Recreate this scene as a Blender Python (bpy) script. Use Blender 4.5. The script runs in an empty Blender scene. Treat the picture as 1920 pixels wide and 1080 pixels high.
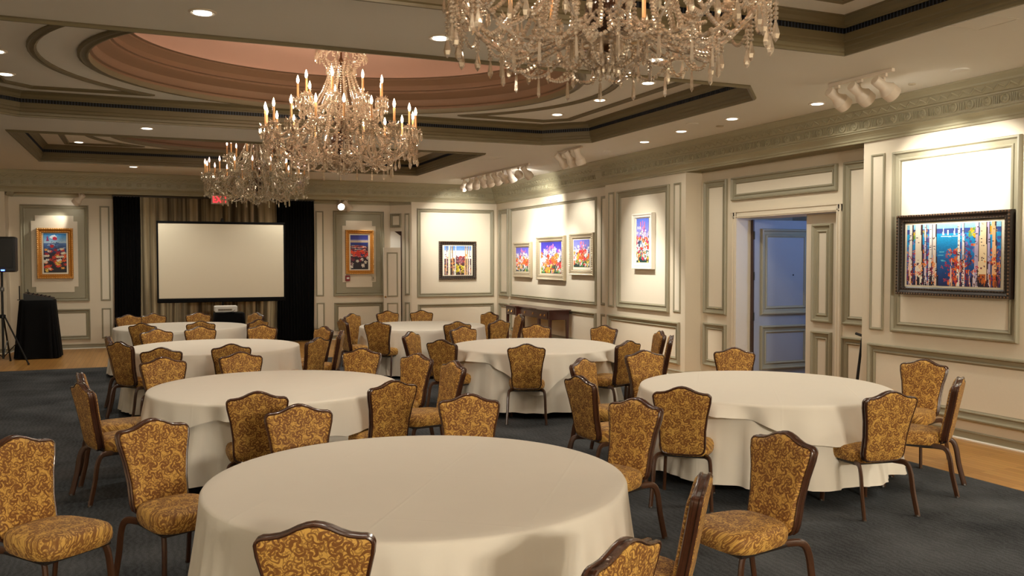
import bpy, math, random, json
from math import sin, cos, pi, radians, atan2, hypot, sqrt
from mathutils import Vector, Matrix
from mathutils.geometry import tessellate_polygon
random.seed(7)
sc = bpy.context.scene
COL = sc.collection

# ------------------------------------------------------------------ camera, world, exposure
def cam_matrix(yaw, pitch, roll, loc):
    sy, cy, sp, cp = sin(yaw), cos(yaw), sin(pitch), cos(pitch)
    f = Vector((sy*cp, cy*cp, -sp)); r = Vector((cy, -sy, 0)); d = f.cross(r)
    r2 = r*cos(roll)+d*sin(roll); d2 = -r*sin(roll)+d*cos(roll)
    m = Matrix.Identity(4)
    for i in range(3):
        m[i][0] = r2[i]; m[i][1] = -d2[i]; m[i][2] = -f[i]; m[i][3] = loc[i]
    return m
cd = bpy.data.cameras.new('camera'); cam = bpy.data.objects.new('camera', cd); COL.objects.link(cam)
cd.sensor_width = 36; cd.lens = 36*1639.7/1920; cd.clip_start = .05; cd.clip_end = 100
cam.matrix_world = cam_matrix(0.396543, 0.0320097, 0.0009228, (0, 0, 1.85))
sc.camera = cam
w = bpy.data.worlds.new('world'); sc.world = w; w.use_nodes = True
w.node_tree.nodes['Background'].inputs[0].default_value = (.25, .22, .18, 1)
w.node_tree.nodes['Background'].inputs[1].default_value = .15
vs = sc.view_settings
vs.view_transform = 'Standard'; vs.look = 'None'; vs.gamma = 1; vs.use_curve_mapping = False
vs.exposure = 0.85
cy = sc.cycles
cy.use_denoising = True; cy.max_bounces = 6; cy.diffuse_bounces = 4; cy.glossy_bounces = 3
cy.transmission_bounces = 4; cy.transparent_max_bounces = 12; cy.sample_clamp_indirect = 4
cy.caustics_reflective = False; cy.caustics_refractive = False

WARM = (1.0, .82, .62); SPOTC = (1.0, .96, .86); CANC = (1.0, .95, .82); COOL = (.22, .42, 1.0)
def lamp(name, kind, loc, energy, color, size=.05, target=None, angle=60, blend=.5):
    d = bpy.data.lights.new(name, kind); d.energy = energy; d.color = color
    o = bpy.data.objects.new(name, d); COL.objects.link(o); o.location = loc
    d.shadow_soft_size = size
    if kind == 'SPOT':
        d.spot_size = radians(angle); d.spot_blend = blend
        o.rotation_euler = (Vector(target)-Vector(loc)).to_track_quat('-Z', 'Y').to_euler()
    return o
E_CHAND = 5.0; E_CAN = 40.0; E_SPOT = 90.0; E_REAR = 135.0

# ------------------------------------------------------------------ materials
def s2l(c):
    return tuple(((v/255)/12.92 if v/255 <= .04045 else ((v/255+.055)/1.055)**2.4) for v in c)
def mat(name, rgb, rough=.6, metal=0, spec=.5, noise=None, bump=None, coat=0):
    m = bpy.data.materials.new(name); m.use_nodes = True; nt = m.node_tree; b = nt.nodes['Principled BSDF']
    c = (*s2l(rgb), 1)
    b.inputs['Base Color'].default_value = c; b.inputs['Roughness'].default_value = rough
    b.inputs['Metallic'].default_value = metal; b.inputs['Specular IOR Level'].default_value = spec
    b.inputs['Coat Weight'].default_value = coat
    tc = nt.nodes.new('ShaderNodeTexCoord')
    if noise:
        scale, amt = noise
        n = nt.nodes.new('ShaderNodeTexNoise'); n.inputs['Scale'].default_value = scale; n.inputs['Detail'].default_value = 5
        nt.links.new(tc.outputs['Object'], n.inputs['Vector'])
        mx = nt.nodes.new('ShaderNodeMix'); mx.data_type = 'RGBA'
        mx.inputs['A'].default_value = tuple(v*(1-amt) for v in c[:3])+(1,); mx.inputs['B'].default_value = tuple(min(1, v*(1+amt)) for v in c[:3])+(1,)
        nt.links.new(n.outputs['Fac'], mx.inputs['Factor']); nt.links.new(mx.outputs['Result'], b.inputs['Base Color'])
    if bump:
        scale, st = bump
        n2 = nt.nodes.new('ShaderNodeTexNoise'); n2.inputs['Scale'].default_value = scale; n2.inputs['Detail'].default_value = 4
        nt.links.new(tc.outputs['Object'], n2.inputs['Vector'])
        bp = nt.nodes.new('ShaderNodeBump'); bp.inputs['Strength'].default_value = st; bp.inputs['Distance'].default_value = .01
        nt.links.new(n2.outputs['Fac'], bp.inputs['Height']); nt.links.new(bp.outputs['Normal'], b.inputs['Normal'])
    return m
def emit(name, rgb, strength):
    m = bpy.data.materials.new(name); m.use_nodes = True; nt = m.node_tree
    for n in list(nt.nodes): nt.nodes.remove(n)
    e = nt.nodes.new('ShaderNodeEmission'); o = nt.nodes.new('ShaderNodeOutputMaterial')
    e.inputs[0].default_value = (*rgb, 1); e.inputs[1].default_value = strength
    nt.links.new(e.outputs[0], o.inputs[0]); return m
def fabric(name, plane, base, dark, light=None):
    """woven damask: dark scrolls and leaves on a gold ground, mapped in the plane of the panel"""
    m = bpy.data.materials.new(name); m.use_nodes = True; nt = m.node_tree; b = nt.nodes['Principled BSDF']; N = nt.nodes.new; L = nt.links.new
    tc = N('ShaderNodeTexCoord'); sp = N('ShaderNodeSeparateXYZ'); L(tc.outputs['Object'], sp.inputs[0])
    cb = N('ShaderNodeCombineXYZ')
    if plane == (0, 1):    # seat: let the side faces carry the pattern on
        for k in (0, 1):
            q = N('ShaderNodeMath'); q.operation = 'MULTIPLY_ADD'; L(sp.outputs[2], q.inputs[0]); q.inputs[1].default_value = .8; L(sp.outputs[k], q.inputs[2]); L(q.outputs[0], cb.inputs[k])
    else: L(sp.outputs[plane[0]], cb.inputs[0]); L(sp.outputs[plane[1]], cb.inputs[1])
    def math(op, a, c=None, d=None):
        n = N('ShaderNodeMath'); n.operation = op
        for i, v in enumerate((a, c, d)):
            if v is None: continue
            if isinstance(v, (int, float)): n.inputs[i].default_value = v
            else: L(v, n.inputs[i])
        return n.outputs[0]
    nz = N('ShaderNodeTexNoise'); nz.inputs['Scale'].default_value = 14; L(cb.outputs[0], nz.inputs['Vector'])
    vm = N('ShaderNodeVectorMath'); vm.operation = 'MULTIPLY_ADD'; vm.inputs[1].default_value = (.03, .03, 0); L(nz.outputs['Color'], vm.inputs[0]); L(cb.outputs[0], vm.inputs[2])
    def cell(scale, rnd, off):
        mp = N('ShaderNodeMapping'); mp.inputs['Scale'].default_value = (scale,)*3; mp.inputs['Location'].default_value = off
        L(vm.outputs[0], mp.inputs[0])
        v = N('ShaderNodeTexVoronoi'); v.voronoi_dimensions = '2D'; v.inputs['Scale'].default_value = 1; v.inputs['Randomness'].default_value = rnd
        L(mp.outputs[0], v.inputs['Vector'])
        df = N('ShaderNodeVectorMath'); df.operation = 'SUBTRACT'; L(mp.outputs[0], df.inputs[0]); L(v.outputs['Position'], df.inputs[1])
        s = N('ShaderNodeSeparateXYZ'); L(df.outputs[0], s.inputs[0])
        sg = N('ShaderNodeSeparateColor'); L(v.outputs['Color'], sg.inputs[0])
        return math('ARCTAN2', s.outputs[1], s.outputs[0]), v.outputs['Distance'], sg.outputs[0]
    def soft(v, lo, hi):
        n = N('ShaderNodeMapRange'); n.interpolation_type = 'SMOOTHSTEP'; n.inputs['From Min'].default_value = lo; n.inputs['From Max'].default_value = hi; L(v, n.inputs['Value']); return n.outputs[0]
    def blades(scale, off, curl, lobes, size):
        th, r, rnd = cell(scale, .85, off)
        hand = math('SUBTRACT', math('MULTIPLY', math('GREATER_THAN', rnd, .5), 2), 1)
        ang = math('ADD', math('MULTIPLY', th, lobes/2), math('ADD', math('MULTIPLY', math('MULTIPLY', r, curl), hand), math('MULTIPLY', rnd, 9)))
        c_ = math('ABSOLUTE', math('COSINE', ang)); edge = math('MULTIPLY', math('POWER', c_, 2.2), size)
        return soft(math('SUBTRACT', edge, r), -.02, .05)
    leaf = math('MAXIMUM', blades(15, (0, 0, 0), 7, 3, .58), math('MAXIMUM', math('MULTIPLY', blades(22, (3.3, 1.7, 0), 9, 2, .60), .9), math('MULTIPLY', blades(36, (7.1, 4.2, 0), 6, 3, .5), .7)))
    th, r, rnd = cell(17, .7, (1.5, 2.2, 0))
    ph = math('ADD', th, math('ADD', math('MULTIPLY', r, 19), math('MULTIPLY', rnd, 6)))
    scroll = math('MULTIPLY', math('MULTIPLY', soft(math('SINE', ph), .35, .75), math('LESS_THAN', r, .40)), .55)
    msk = math('MAXIMUM', scroll, leaf)
    mx = N('ShaderNodeMix'); mx.data_type = 'RGBA'; mx.inputs['A'].default_value = (*s2l(base), 1); mx.inputs['B'].default_value = (*s2l(dark), 1)
    L(msk, mx.inputs['Factor']); L(mx.outputs['Result'], b.inputs['Base Color'])
    b.inputs['Roughness'].default_value = .62; b.inputs['Sheen Weight'].default_value = .05; b.inputs['Specular IOR Level'].default_value = .3
    bp = N('ShaderNodeBump'); bp.inputs['Strength'].default_value = .25; bp.inputs['Distance'].default_value = .004
    L(msk, bp.inputs['Height']); L(bp.outputs['Normal'], b.inputs['Normal'])
    return m
def planks(name):
    m = bpy.data.materials.new(name); m.use_nodes = True; nt = m.node_tree; b = nt.nodes['Principled BSDF']; N = nt.nodes.new; L = nt.links.new
    tc = N('ShaderNodeTexCoord'); mp = N('ShaderNodeMapping'); mp.inputs['Rotation'].default_value = (0, 0, pi/2); L(tc.outputs['Object'], mp.inputs[0])
    br = N('ShaderNodeTexBrick'); br.inputs['Scale'].default_value = 1; br.inputs['Brick Width'].default_value = .9; br.inputs['Row Height'].default_value = .075
    br.inputs['Mortar Size'].default_value = .0015; br.inputs['Color1'].default_value = (*s2l((204, 152, 84)), 1); br.inputs['Color2'].default_value = (*s2l((182, 130, 66)), 1)
    br.inputs['Mortar'].default_value = (*s2l((80, 50, 25)), 1); L(mp.outputs[0], br.inputs['Vector'])
    wv = N('ShaderNodeTexNoise'); wv.inputs['Scale'].default_value = 9; wv.inputs['Detail'].default_value = 6
    mp2 = N('ShaderNodeMapping'); mp2.inputs['Scale'].default_value = (12, 1, 1); L(tc.outputs['Object'], mp2.inputs[0]); L(mp2.outputs[0], wv.inputs['Vector'])
    mx = N('ShaderNodeMix'); mx.data_type = 'RGBA'; mx.blend_type = 'MULTIPLY'; mx.inputs['Factor'].default_value = .30
    L(br.outputs['Color'], mx.inputs['A']); L(wv.outputs['Color'], mx.inputs['B']); L(mx.outputs['Result'], b.inputs['Base Color'])
    b.inputs['Roughness'].default_value = .34
    return m
def carpet_mat():
    m = bpy.data.materials.new('carpet_pile'); m.use_nodes = True; nt = m.node_tree; b = nt.nodes['Principled BSDF']; N = nt.nodes.new; L = nt.links.new
    tc = N('ShaderNodeTexCoord')
    n1 = N('ShaderNodeTexNoise'); n1.inputs['Scale'].default_value = 1.6; n1.inputs['Detail'].default_value = 3; L(tc.outputs['Object'], n1.inputs['Vector'])
    w1 = N('ShaderNodeTexWave'); w1.inputs['Scale'].default_value = 7; w1.inputs['Distortion'].default_value = 9; w1.inputs['Detail'].default_value = 3; w1.inputs['Detail Scale'].default_value = 1.3
    L(tc.outputs['Object'], w1.inputs['Vector'])
    n2 = N('ShaderNodeTexNoise'); n2.inputs['Scale'].default_value = 170; n2.inputs['Detail'].default_value = 2; L(tc.outputs['Object'], n2.inputs['Vector'])
    def math(op, a, c):
        n = N('ShaderNodeMath'); n.operation = op
        for i, v in enumerate((a, c)):
            if isinstance(v, (int, float)): n.inputs[i].default_value = v
            else: L(v, n.inputs[i])
        return n.outputs[0]
    f = math('ADD', math('MULTIPLY', n1.outputs['Fac'], .60), math('ADD', math('MULTIPLY', w1.outputs['Fac'], .08), math('MULTIPLY', n2.outputs['Fac'], .55)))
    cr = N('ShaderNodeValToRGB'); e = cr.color_ramp.elements
    e[0].position = .36; e[0].color = (*s2l((20, 22, 25)), 1); e[1].position = .84; e[1].color = (*s2l((92, 94, 96)), 1)
    L(f, cr.inputs[0]); L(cr.outputs[0], b.inputs['Base Color']); b.inputs['Roughness'].default_value = .95; b.inputs['Specular IOR Level'].default_value = .1
    bp = N('ShaderNodeBump'); bp.inputs['Strength'].default_value = .6; bp.inputs['Distance'].default_value = .01; L(f, bp.inputs['Height']); L(bp.outputs['Normal'], b.inputs['Normal'])
    return m
def crystal(name, tint):
    m = bpy.data.materials.new(name); m.use_nodes = True; nt = m.node_tree; N = nt.nodes.new; L = nt.links.new
    for n in list(nt.nodes): nt.nodes.remove(n)
    g = N('ShaderNodeBsdfGlossy'); g.inputs['Color'].default_value = (1, .95, .88, 1); g.inputs['Roughness'].default_value = .06
    t = N('ShaderNodeBsdfTransparent'); t.inputs['Color'].default_value = (.96, .93, .88, 1)
    d = N('ShaderNodeBsdfDiffuse'); d.inputs['Color'].default_value = (*s2l(tint), 1)
    m1 = N('ShaderNodeMixShader'); m1.inputs[0].default_value = .5; L(g.outputs[0], m1.inputs[1]); L(d.outputs[0], m1.inputs[2])
    m2 = N('ShaderNodeMixShader'); m2.inputs[0].default_value = .38; L(m1.outputs[0], m2.inputs[1]); L(t.outputs[0], m2.inputs[2])
    o = N('ShaderNodeOutputMaterial'); L(m2.outputs[0], o.inputs[0]); return m
def print_mat():
    m = bpy.data.materials.new('painted_canvas'); m.use_nodes = True; nt = m.node_tree; b = nt.nodes['Principled BSDF']
    a = nt.nodes.new('ShaderNodeAttribute'); a.attribute_name = 'paint'
    nt.links.new(a.outputs['Color'], b.inputs['Base Color']); b.inputs['Roughness'].default_value = .5
    return m
CREAM = mat('cream_wall_paint', (214, 202, 180), .55, noise=(3, .03))
PANEL = mat('panel_wall_fabric', (222, 212, 192), .7, noise=(60, .03), bump=(220, .08))
SAGE = mat('sage_trim_paint', (148, 141, 118), .45, noise=(5, .05))
SAGE2 = mat('sage_cornice_paint', (160, 153, 126), .5, noise=(4, .05))
CEIL = mat('ceiling_paint', (226, 222, 213), .75, noise=(2, .02))
DOME = mat('dome_plaster', (206, 164, 146), .75, noise=(2, .03))
DRUM = mat('dome_drum_paint', (126, 96, 72), .6, noise=(3, .04))
DARKT = mat('coffer_trim_paint', (110, 98, 70), .5, noise=(5, .05))
BLACK = mat('black_slot', (8, 8, 12), .6)
BARS = mat('grille_bar_metal', (70, 76, 92), .4, metal=.3)
WOODF = planks('oak_strip_floor')
CARP = carpet_mat()
FAB_B = fabric('gold_damask_back', (0, 2), (204, 158, 78), (122, 78, 34))
FAB_S = fabric('gold_damask_seat', (0, 1), (204, 158, 78), (130, 86, 38))
CHWOOD = mat('copper_brown_frame', (68, 38, 22), .26, spec=.6, noise=(40, .15), coat=.4)
CHLEG = mat('bronze_brown_leg', (70, 42, 24), .32, spec=.5, noise=(30, .2))
CHDARK = mat('dark_seat_frame', (34, 24, 18), .5)
GLIDE = mat('nylon_glide', (60, 55, 50), .4)
def linen():
    m = mat('white_table_linen', (226, 217, 202), .8, noise=(8, .015)); nt = m.node_tree; N = nt.nodes.new; L = nt.links.new; b = nt.nodes['Principled BSDF']
    tc = N('ShaderNodeTexCoord'); mp = N('ShaderNodeMapping'); mp.inputs['Rotation'].default_value = (0, 0, .62); mp.inputs['Location'].default_value = (.1, .25, 0); L(tc.outputs['Object'], mp.inputs[0])
    sp = N('ShaderNodeSeparateXYZ'); L(mp.outputs[0], sp.inputs[0]); hs = []
    for k, per in ((0, .62), (1, .74)):
        q = N('ShaderNodeMath'); q.operation = 'PINGPONG'; q.inputs[1].default_value = per/2; L(sp.outputs[k], q.inputs[0])
        mr = N('ShaderNodeMapRange'); mr.inputs['From Min'].default_value = 0; mr.inputs['From Max'].default_value = .012; mr.inputs['To Min'].default_value = 1; mr.inputs['To Max'].default_value = 0; L(q.outputs[0], mr.inputs['Value']); hs.append(mr.outputs[0])
    ad = N('ShaderNodeMath'); ad.operation = 'ADD'; L(hs[0], ad.inputs[0]); L(hs[1], ad.inputs[1])
    nz = N('ShaderNodeTexNoise'); nz.inputs['Scale'].default_value = 3.5; L(tc.outputs['Object'], nz.inputs['Vector'])
    mu = N('ShaderNodeMath'); mu.operation = 'MULTIPLY_ADD'; mu.inputs[1].default_value = 1.6; L(nz.outputs['Fac'], mu.inputs[0]); L(ad.outputs[0], mu.inputs[2])
    bp = N('ShaderNodeBump'); bp.inputs['Strength'].default_value = .08; bp.inputs['Distance'].default_value = .012; L(mu.outputs[0], bp.inputs['Height']); L(bp.outputs['Normal'], b.inputs['Normal'])
    return m
CLOTH = linen()
TABW = mat('table_plywood', (130, 100, 70), .6)
STEEL = mat('grey_steel', (120, 120, 120), .35, metal=.8)
WHITEP = mat('white_lamp_enamel', (222, 208, 190), .4)
REFL = mat('can_reflector', (240, 236, 225), .15, metal=.9)
BULBA = emit('lit_candle_bulb', (1.0, .78, .50), 17)
BULBC = emit('dim_candle_bulb', (1.0, .62, .50), 2.6)
CANGLOW = emit('can_lamp_glow', (1.0, .93, .78), 2.2)
SPOTGLOW = emit('spot_lamp_glow', (1.0, .97, .92), 14)
CANDLE = mat('candle_sleeve_ivory', (226, 170, 112), .5)
CRYST = crystal('crystal_glass', (226, 204, 180))
CRYSTC = crystal('crystal_glass_cool', (206, 198, 172))
AMBER = mat('amber_glass_urn', (62, 34, 18), .12, spec=.8, coat=.6)
STEMM = mat('dark_brass_stem', (90, 60, 36), .3, metal=.7)
GOLDF = mat('gilt_frame', (190, 124, 44), .35, metal=.45, noise=(18, .2))
GOLDI = mat('gilt_frame_pale', (214, 172, 104), .4, metal=.3)
ESPR = mat('espresso_frame', (32, 22, 17), .3, spec=.6, noise=(25, .2), coat=.3)
ESPRL = mat('espresso_relief', (112, 88, 68), .3, metal=.35)
SILV = mat('silver_frame', (178, 164, 138), .4, metal=.35)
SILVL = mat('silver_relief', (206, 192, 166), .4, metal=.3)
WHITEF = mat('white_frame', (232, 226, 214), .45)
LINER = mat('linen_liner', (240, 232, 212), .7)
PRINT = print_mat()
BLKCL = mat('black_drape_cloth', (7, 7, 8), .85, spec=.15)
BLKPL = mat('black_plastic', (14, 14, 15), .45)
BLKMT = mat('black_metal', (18, 17, 16), .4, metal=.3)
SCREENW = mat('projection_fabric', (214, 204, 182), .75)
def sheer_mat():
    m = mat('taupe_sheer_curtain', (158, 142, 112), .8); nt = m.node_tree; N = nt.nodes.new; L = nt.links.new
    tc = N('ShaderNodeTexCoord'); mp = N('ShaderNodeMapping'); mp.inputs['Scale'].default_value = (9, 9, .12); L(tc.outputs['Object'], mp.inputs[0])
    n = N('ShaderNodeTexNoise'); n.inputs['Scale'].default_value = 1; n.inputs['Detail'].default_value = 3; L(mp.outputs[0], n.inputs['Vector'])
    cr = N('ShaderNodeValToRGB'); e = cr.color_ramp.elements; e[0].position = .38; e[0].color = (*s2l((88, 76, 56)), 1); e[1].position = .62; e[1].color = (*s2l((186, 170, 138)), 1)
    L(n.outputs['Fac'], cr.inputs[0]); L(cr.outputs[0], nt.nodes['Principled BSDF'].inputs['Base Color']); return m
SHEER = sheer_mat()
MAHOG = mat('mahogany', (66, 28, 20), .28, noise=(14, .3), coat=.4)
BRASS = mat('brass_pull', (200, 160, 90), .25, metal=1)
WHITEPL = mat('white_plastic', (214, 212, 206), .4)
REDPL = mat('red_plastic', (130, 20, 22), .4)
BEIGEPL = mat('beige_plastic', (176, 164, 140), .5)
EXITW = mat('exit_sign_face', (236, 224, 214), .5)
EXITR = emit('exit_letters_red', (1.0, .03, .04), 1.4)
BLUELED = emit('blue_led', (.1, .2, 1.0), 3)
BROWNW = mat('dark_door_edge', (58, 36, 26), .45)
DOORDIM = mat('dimmed_door_paint', (150, 152, 158), .5)  # door colour darkened to grey; the leaf's dimness is put into the colour
DOORW = mat('door_paint', (206, 196, 178), .5, noise=(3, .03))

# ------------------------------------------------------------------ mesh helpers
class M:
    def __init__(s): s.v = []; s.f = []
    def add(s, verts, faces):
        b = len(s.v); s.v.extend(tuple(p) for p in verts); s.f.extend(tuple(i+b for i in f) for f in faces); return s
    def box(s, x0, x1, y0, y1, z0, z1):
        return s.add([(x, y, z) for z in (z0, z1) for y in (y0, y1) for x in (x0, x1)],
                     [(0, 2, 3, 1), (4, 5, 7, 6), (0, 1, 5, 4), (2, 6, 7, 3), (0, 4, 6, 2), (1, 3, 7, 5)])
    def bbox(s, x0, x1, y0, y1, z0, z1, b=.004):
        """box with chamfered vertical edges and a chamfered top and bottom"""
        def ring(e, z):
            X0, X1, Y0, Y1 = x0+e, x1-e, y0+e, y1-e
            return [(X0+b, Y0, z), (X1-b, Y0, z), (X1, Y0+b, z), (X1, Y1-b, z), (X1-b, Y1, z), (X0+b, Y1, z), (X0, Y1-b, z), (X0, Y0+b, z)]
        rs = [ring(b, z0), ring(0, z0+b), ring(0, z1-b), ring(b, z1)]
        return s.loft(rs, True, True)
    def loft(s, rings, closed=True, cap=False):
        n = len(rings[0]); fs = []
        for i in range(len(rings)-1):
            for j in range(n if closed else n-1):
                k = (j+1) % n
                fs.append((i*n+j, i*n+k, (i+1)*n+k, (i+1)*n+j))
        if cap: fs.append(tuple(reversed(range(n)))); fs.append(tuple((len(rings)-1)*n+j for j in range(n)))
        return s.add([p for r in rings for p in r], fs)
    def tube(s, path, r, n=8, cap=True, closed=False):
        P = [Vector(p) for p in path]; rs = r if isinstance(r, (list, tuple)) else [r]*len(P)
        rings = []; up = None
        for i, p in enumerate(P):
            if closed: t = P[(i+1) % len(P)]-P[i-1]
            else: t = P[min(i+1, len(P)-1)]-P[max(i-1, 0)]
            t.normalize()
            if up is None: up = Vector((0, 0, 1)) if abs(t.z) < .9 else Vector((1, 0, 0))
            a = (up-t*up.dot(t)).normalized(); b = t.cross(a); up = a
            rr = rs[i]; ra, rb = rr if isinstance(rr, tuple) else (rr, rr)
            rings.append([p+a*ra*cos(2*pi*j/n)+b*rb*sin(2*pi*j/n) for j in range(n)])
        if closed: rings.append(rings[0])
        return s.loft(rings, True, cap and not closed)
    def lathe(s, prof, n=16, c=(0, 0, 0), cap=True):
        return s.loft([[(c[0]+r*cos(2*pi*j/n), c[1]+r*sin(2*pi*j/n), c[2]+z) for j in range(n)] for r, z in prof], True, cap)
    def bead(s, p, r, rz=None):
        rz = rz or r; x, y, z = p
        v = [(x, y, z+rz)]+[(x+r*cos(pi*k/2.5), y+r*sin(pi*k/2.5), z+.35*rz) for k in range(5)]+[(x+r*cos(pi*(k+.5)/2.5), y+r*sin(pi*(k+.5)/2.5), z-.35*rz) for k in range(5)]+[(x, y, z-rz)]
        f = [(0, 1+k, 1+(k+1) % 5) for k in range(5)]+[(11, 6+(k+1) % 5, 6+k) for k in range(5)]
        f += [(1+k, 6+k, 1+(k+1) % 5) for k in range(5)]+[(6+k, 6+(k+1) % 5, 1+(k+1) % 5) for k in range(5)]
        return s.add(v, f)
    def drop(s, p, r, l):
        """faceted teardrop hanging from p"""
        x, y, z = p
        prof = [(.25*r, -.02*l), (.55*r, -.25*l), (r, -.62*l), (.75*r, -.82*l)]
        v = [(x, y, z)]; n = 5
        for q, dz in prof: v += [(x+q*cos(2*pi*k/n), y+q*.7*sin(2*pi*k/n), z+dz) for k in range(n)]
        v.append((x, y, z-l)); f = [(0, 1+k, 1+(k+1) % n) for k in range(n)]
        for i in range(3): f += [(1+i*n+k, 1+(i+1)*n+k, 1+(i+1)*n+(k+1) % n, 1+i*n+(k+1) % n) for k in range(n)]
        f += [(1+3*n+k, 1+4*n, 1+3*n+(k+1) % n) for k in range(n)]
        return s.add(v, f)
    def prism(s, p, r, l):
        x, y, z = p; n = 4
        v = [(x, y, z)]
        for q, dz in ((.6*r, -.12*l), (r, -.85*l)): v += [(x+q*cos(2*pi*k/n), y+q*sin(2*pi*k/n), z+dz) for k in range(n)]
        v.append((x, y, z-l))
        f = [(0, 1+k, 1+(k+1) % n) for k in range(n)]+[(1+k, 1+n+k, 1+n+(k+1) % n, 1+(k+1) % n) for k in range(n)]+[(1+n+k, 1+2*n, 1+n+(k+1) % n) for k in range(n)]
        return s.add(v, f)
    def chain(s, a, b, sag, n, r):
        a = Vector(a); b = Vector(b)
        for i in range(n+1):
            t = i/n; p = a.lerp(b, t); p.z -= 4*sag*t*(1-t); s.bead(p, r)
        return s
    def map(s, fn): s.v = [tuple(fn(*p)) for p in s.v]; return s
    def mesh(s, name, mt, smooth=0):
        me = bpy.data.meshes.new(name); me.from_pydata(s.v, [], s.f); me.materials.append(mt)
        if smooth: me.shade_smooth(); me.set_sharp_from_angle(angle=radians(smooth))
        me.update(); return me
    def build(s, name, mt, parent=None, smooth=0): return ob(name, s.mesh(name, mt, smooth), parent)
def ob(name, me, parent=None, loc=(0, 0, 0), rz=0):
    o = bpy.data.objects.new(name, me); COL.objects.link(o); o.location = loc; o.rotation_euler = (0, 0, rz)
    if parent: o.parent = parent
    return o
def empty(name, loc, rz=0): return ob(name, None, None, loc, rz)
def tag(o, label=None, cat=None, group=None, kind=None):
    if label: o['label'] = label
    if cat: o['category'] = cat
    if group: o['group'] = group
    if kind: o['kind'] = kind
    return o
def struct(o, label, cat): return tag(o, label, cat, None, 'structure')
def copy_tree(o, parent=None):
    c = o.copy(); COL.objects.link(c)
    if parent: c.parent = parent
    for ch in list(o.children): copy_tree(ch, c)
    return c
def inset(pts, d):
    """offset a closed CCW 2D loop inwards by d"""
    n = len(pts); out = []
    for i in range(n):
        p0, p, p1 = pts[i-1], pts[i], pts[(i+1) % n]
        a = Vector((p[0]-p0[0], p[1]-p0[1])); b = Vector((p1[0]-p[0], p1[1]-p[1]))
        if a.length < 1e-9: a = b
        a.normalize(); b.normalize()
        na = Vector((-a.y, a.x)); nb = Vector((-b.y, b.x)); m = na+nb
        k = d*2/max(.3, m.dot(m)) if m.length > 1e-6 else 0
        out.append((p[0]+m.x*k, p[1]+m.y*k))
    return out
def sweep_loop(loop, prof, fn):
    """mitred moulding round a closed loop; prof = (inset, height); fn(u, v, h) -> xyz"""
    m = M(); rings = []
    cols = [[fn(u, v, h) for u, v in inset(loop, d)] for d, h in prof]
    m.loft(cols, True); return m
def sweep_open(path, prof, fn):
    """mitred moulding along an open 2D path, offset to the left of travel"""
    n = len(path); cols = []
    for d, h in prof:
        col = []
        for i in range(n):
            p = path[i]; a = b = None
            if i > 0: a = Vector((p[0]-path[i-1][0], p[1]-path[i-1][1])).normalized()
            if i < n-1: b = Vector((path[i+1][0]-p[0], path[i+1][1]-p[1])).normalized()
            a = a or b; b = b or a
            na = Vector((-a.y, a.x)); nb = Vector((-b.y, b.x)); mm = na+nb; k = d*2/mm.dot(mm)
            col.append(fn(p[0]+mm.x*k, p[1]+mm.y*k, h))
        cols.append(col)
    m = M(); m.loft(cols, False); return m
def flat(loop, holes, fn, z):
    polys = [[Vector((x, y, 0)) for x, y in l] for l in [loop]+holes]
    tris = tessellate_polygon(polys); v = [fn(p.x, p.y, z) for l in polys for p in l]
    return M().add(v, tris)
ID = lambda x, y, z: (x, y, z)
def rect(u0, u1, v0, v1): return [(u0, v0), (u1, v0), (u1, v1), (u0, v1)]
# ------------------------------------------------------------------ room constants
XB, XR, XF = 7.75, 8.05, 7.90          # bay face, door recess, far wall
YB, YA = 19.83, 20.35                  # back wall face, alcove back
ZC, ZK = 3.63, 3.21                    # ceiling, cornice bottom
XL, YF = -4.3, -10.5
fR = lambda X: (lambda u, v, h: (X-h, u, v))
fB = lambda Y: (lambda u, v, h: (u, Y-h, v))

# floor and carpet
o = M().box(XL, 9.9, YF, YA+.4, -.12, 0).build('floor', WOODF); struct(o, 'honey coloured wood strip floor round the edge of the carpet', 'floor')
o = M().bbox(-3.6, 6.42, YF+.4, 16.62, .0005, .007, .002).build('carpet', CARP); tag(o, 'dark slate grey sculpted carpet under all the dining tables', 'carpet', None, 'structure')

# right wall: bays, recess with doorway
wallN = M().box(XB, 8.6, YF, 7.87, 0, 3.7).build('wall_right', CREAM); struct(wallN, 'near cream pier with the large birch lake painting', 'wall')
m = M()
m.box(XR, 8.6, 10.62, 11.52, 0, 3.7); m.box(XR, 8.6, 7.87, 8.60, 0, 3.7); m.box(XR, 8.6, 8.60, 10.62, 2.46, 3.7)
m.box(XB, XR, 7.87, 11.52, 3.262, 3.7)
wallR = m.build('wall_right', CREAM); struct(wallR, 'recessed cream panelled wall round the open double doorway', 'wall')
wallP = M().box(XB, 8.6, 11.52, 14.1, 0, 3.7).build('wall_right', CREAM); struct(wallP, 'cream pier with the narrow white framed painting', 'wall')
wallF = M().box(XF, 8.6, 14.1, YB, 0, 3.7).build('wall_right', CREAM); struct(wallF, 'cream panelled wall with the row of three silver framed paintings', 'wall')
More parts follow.
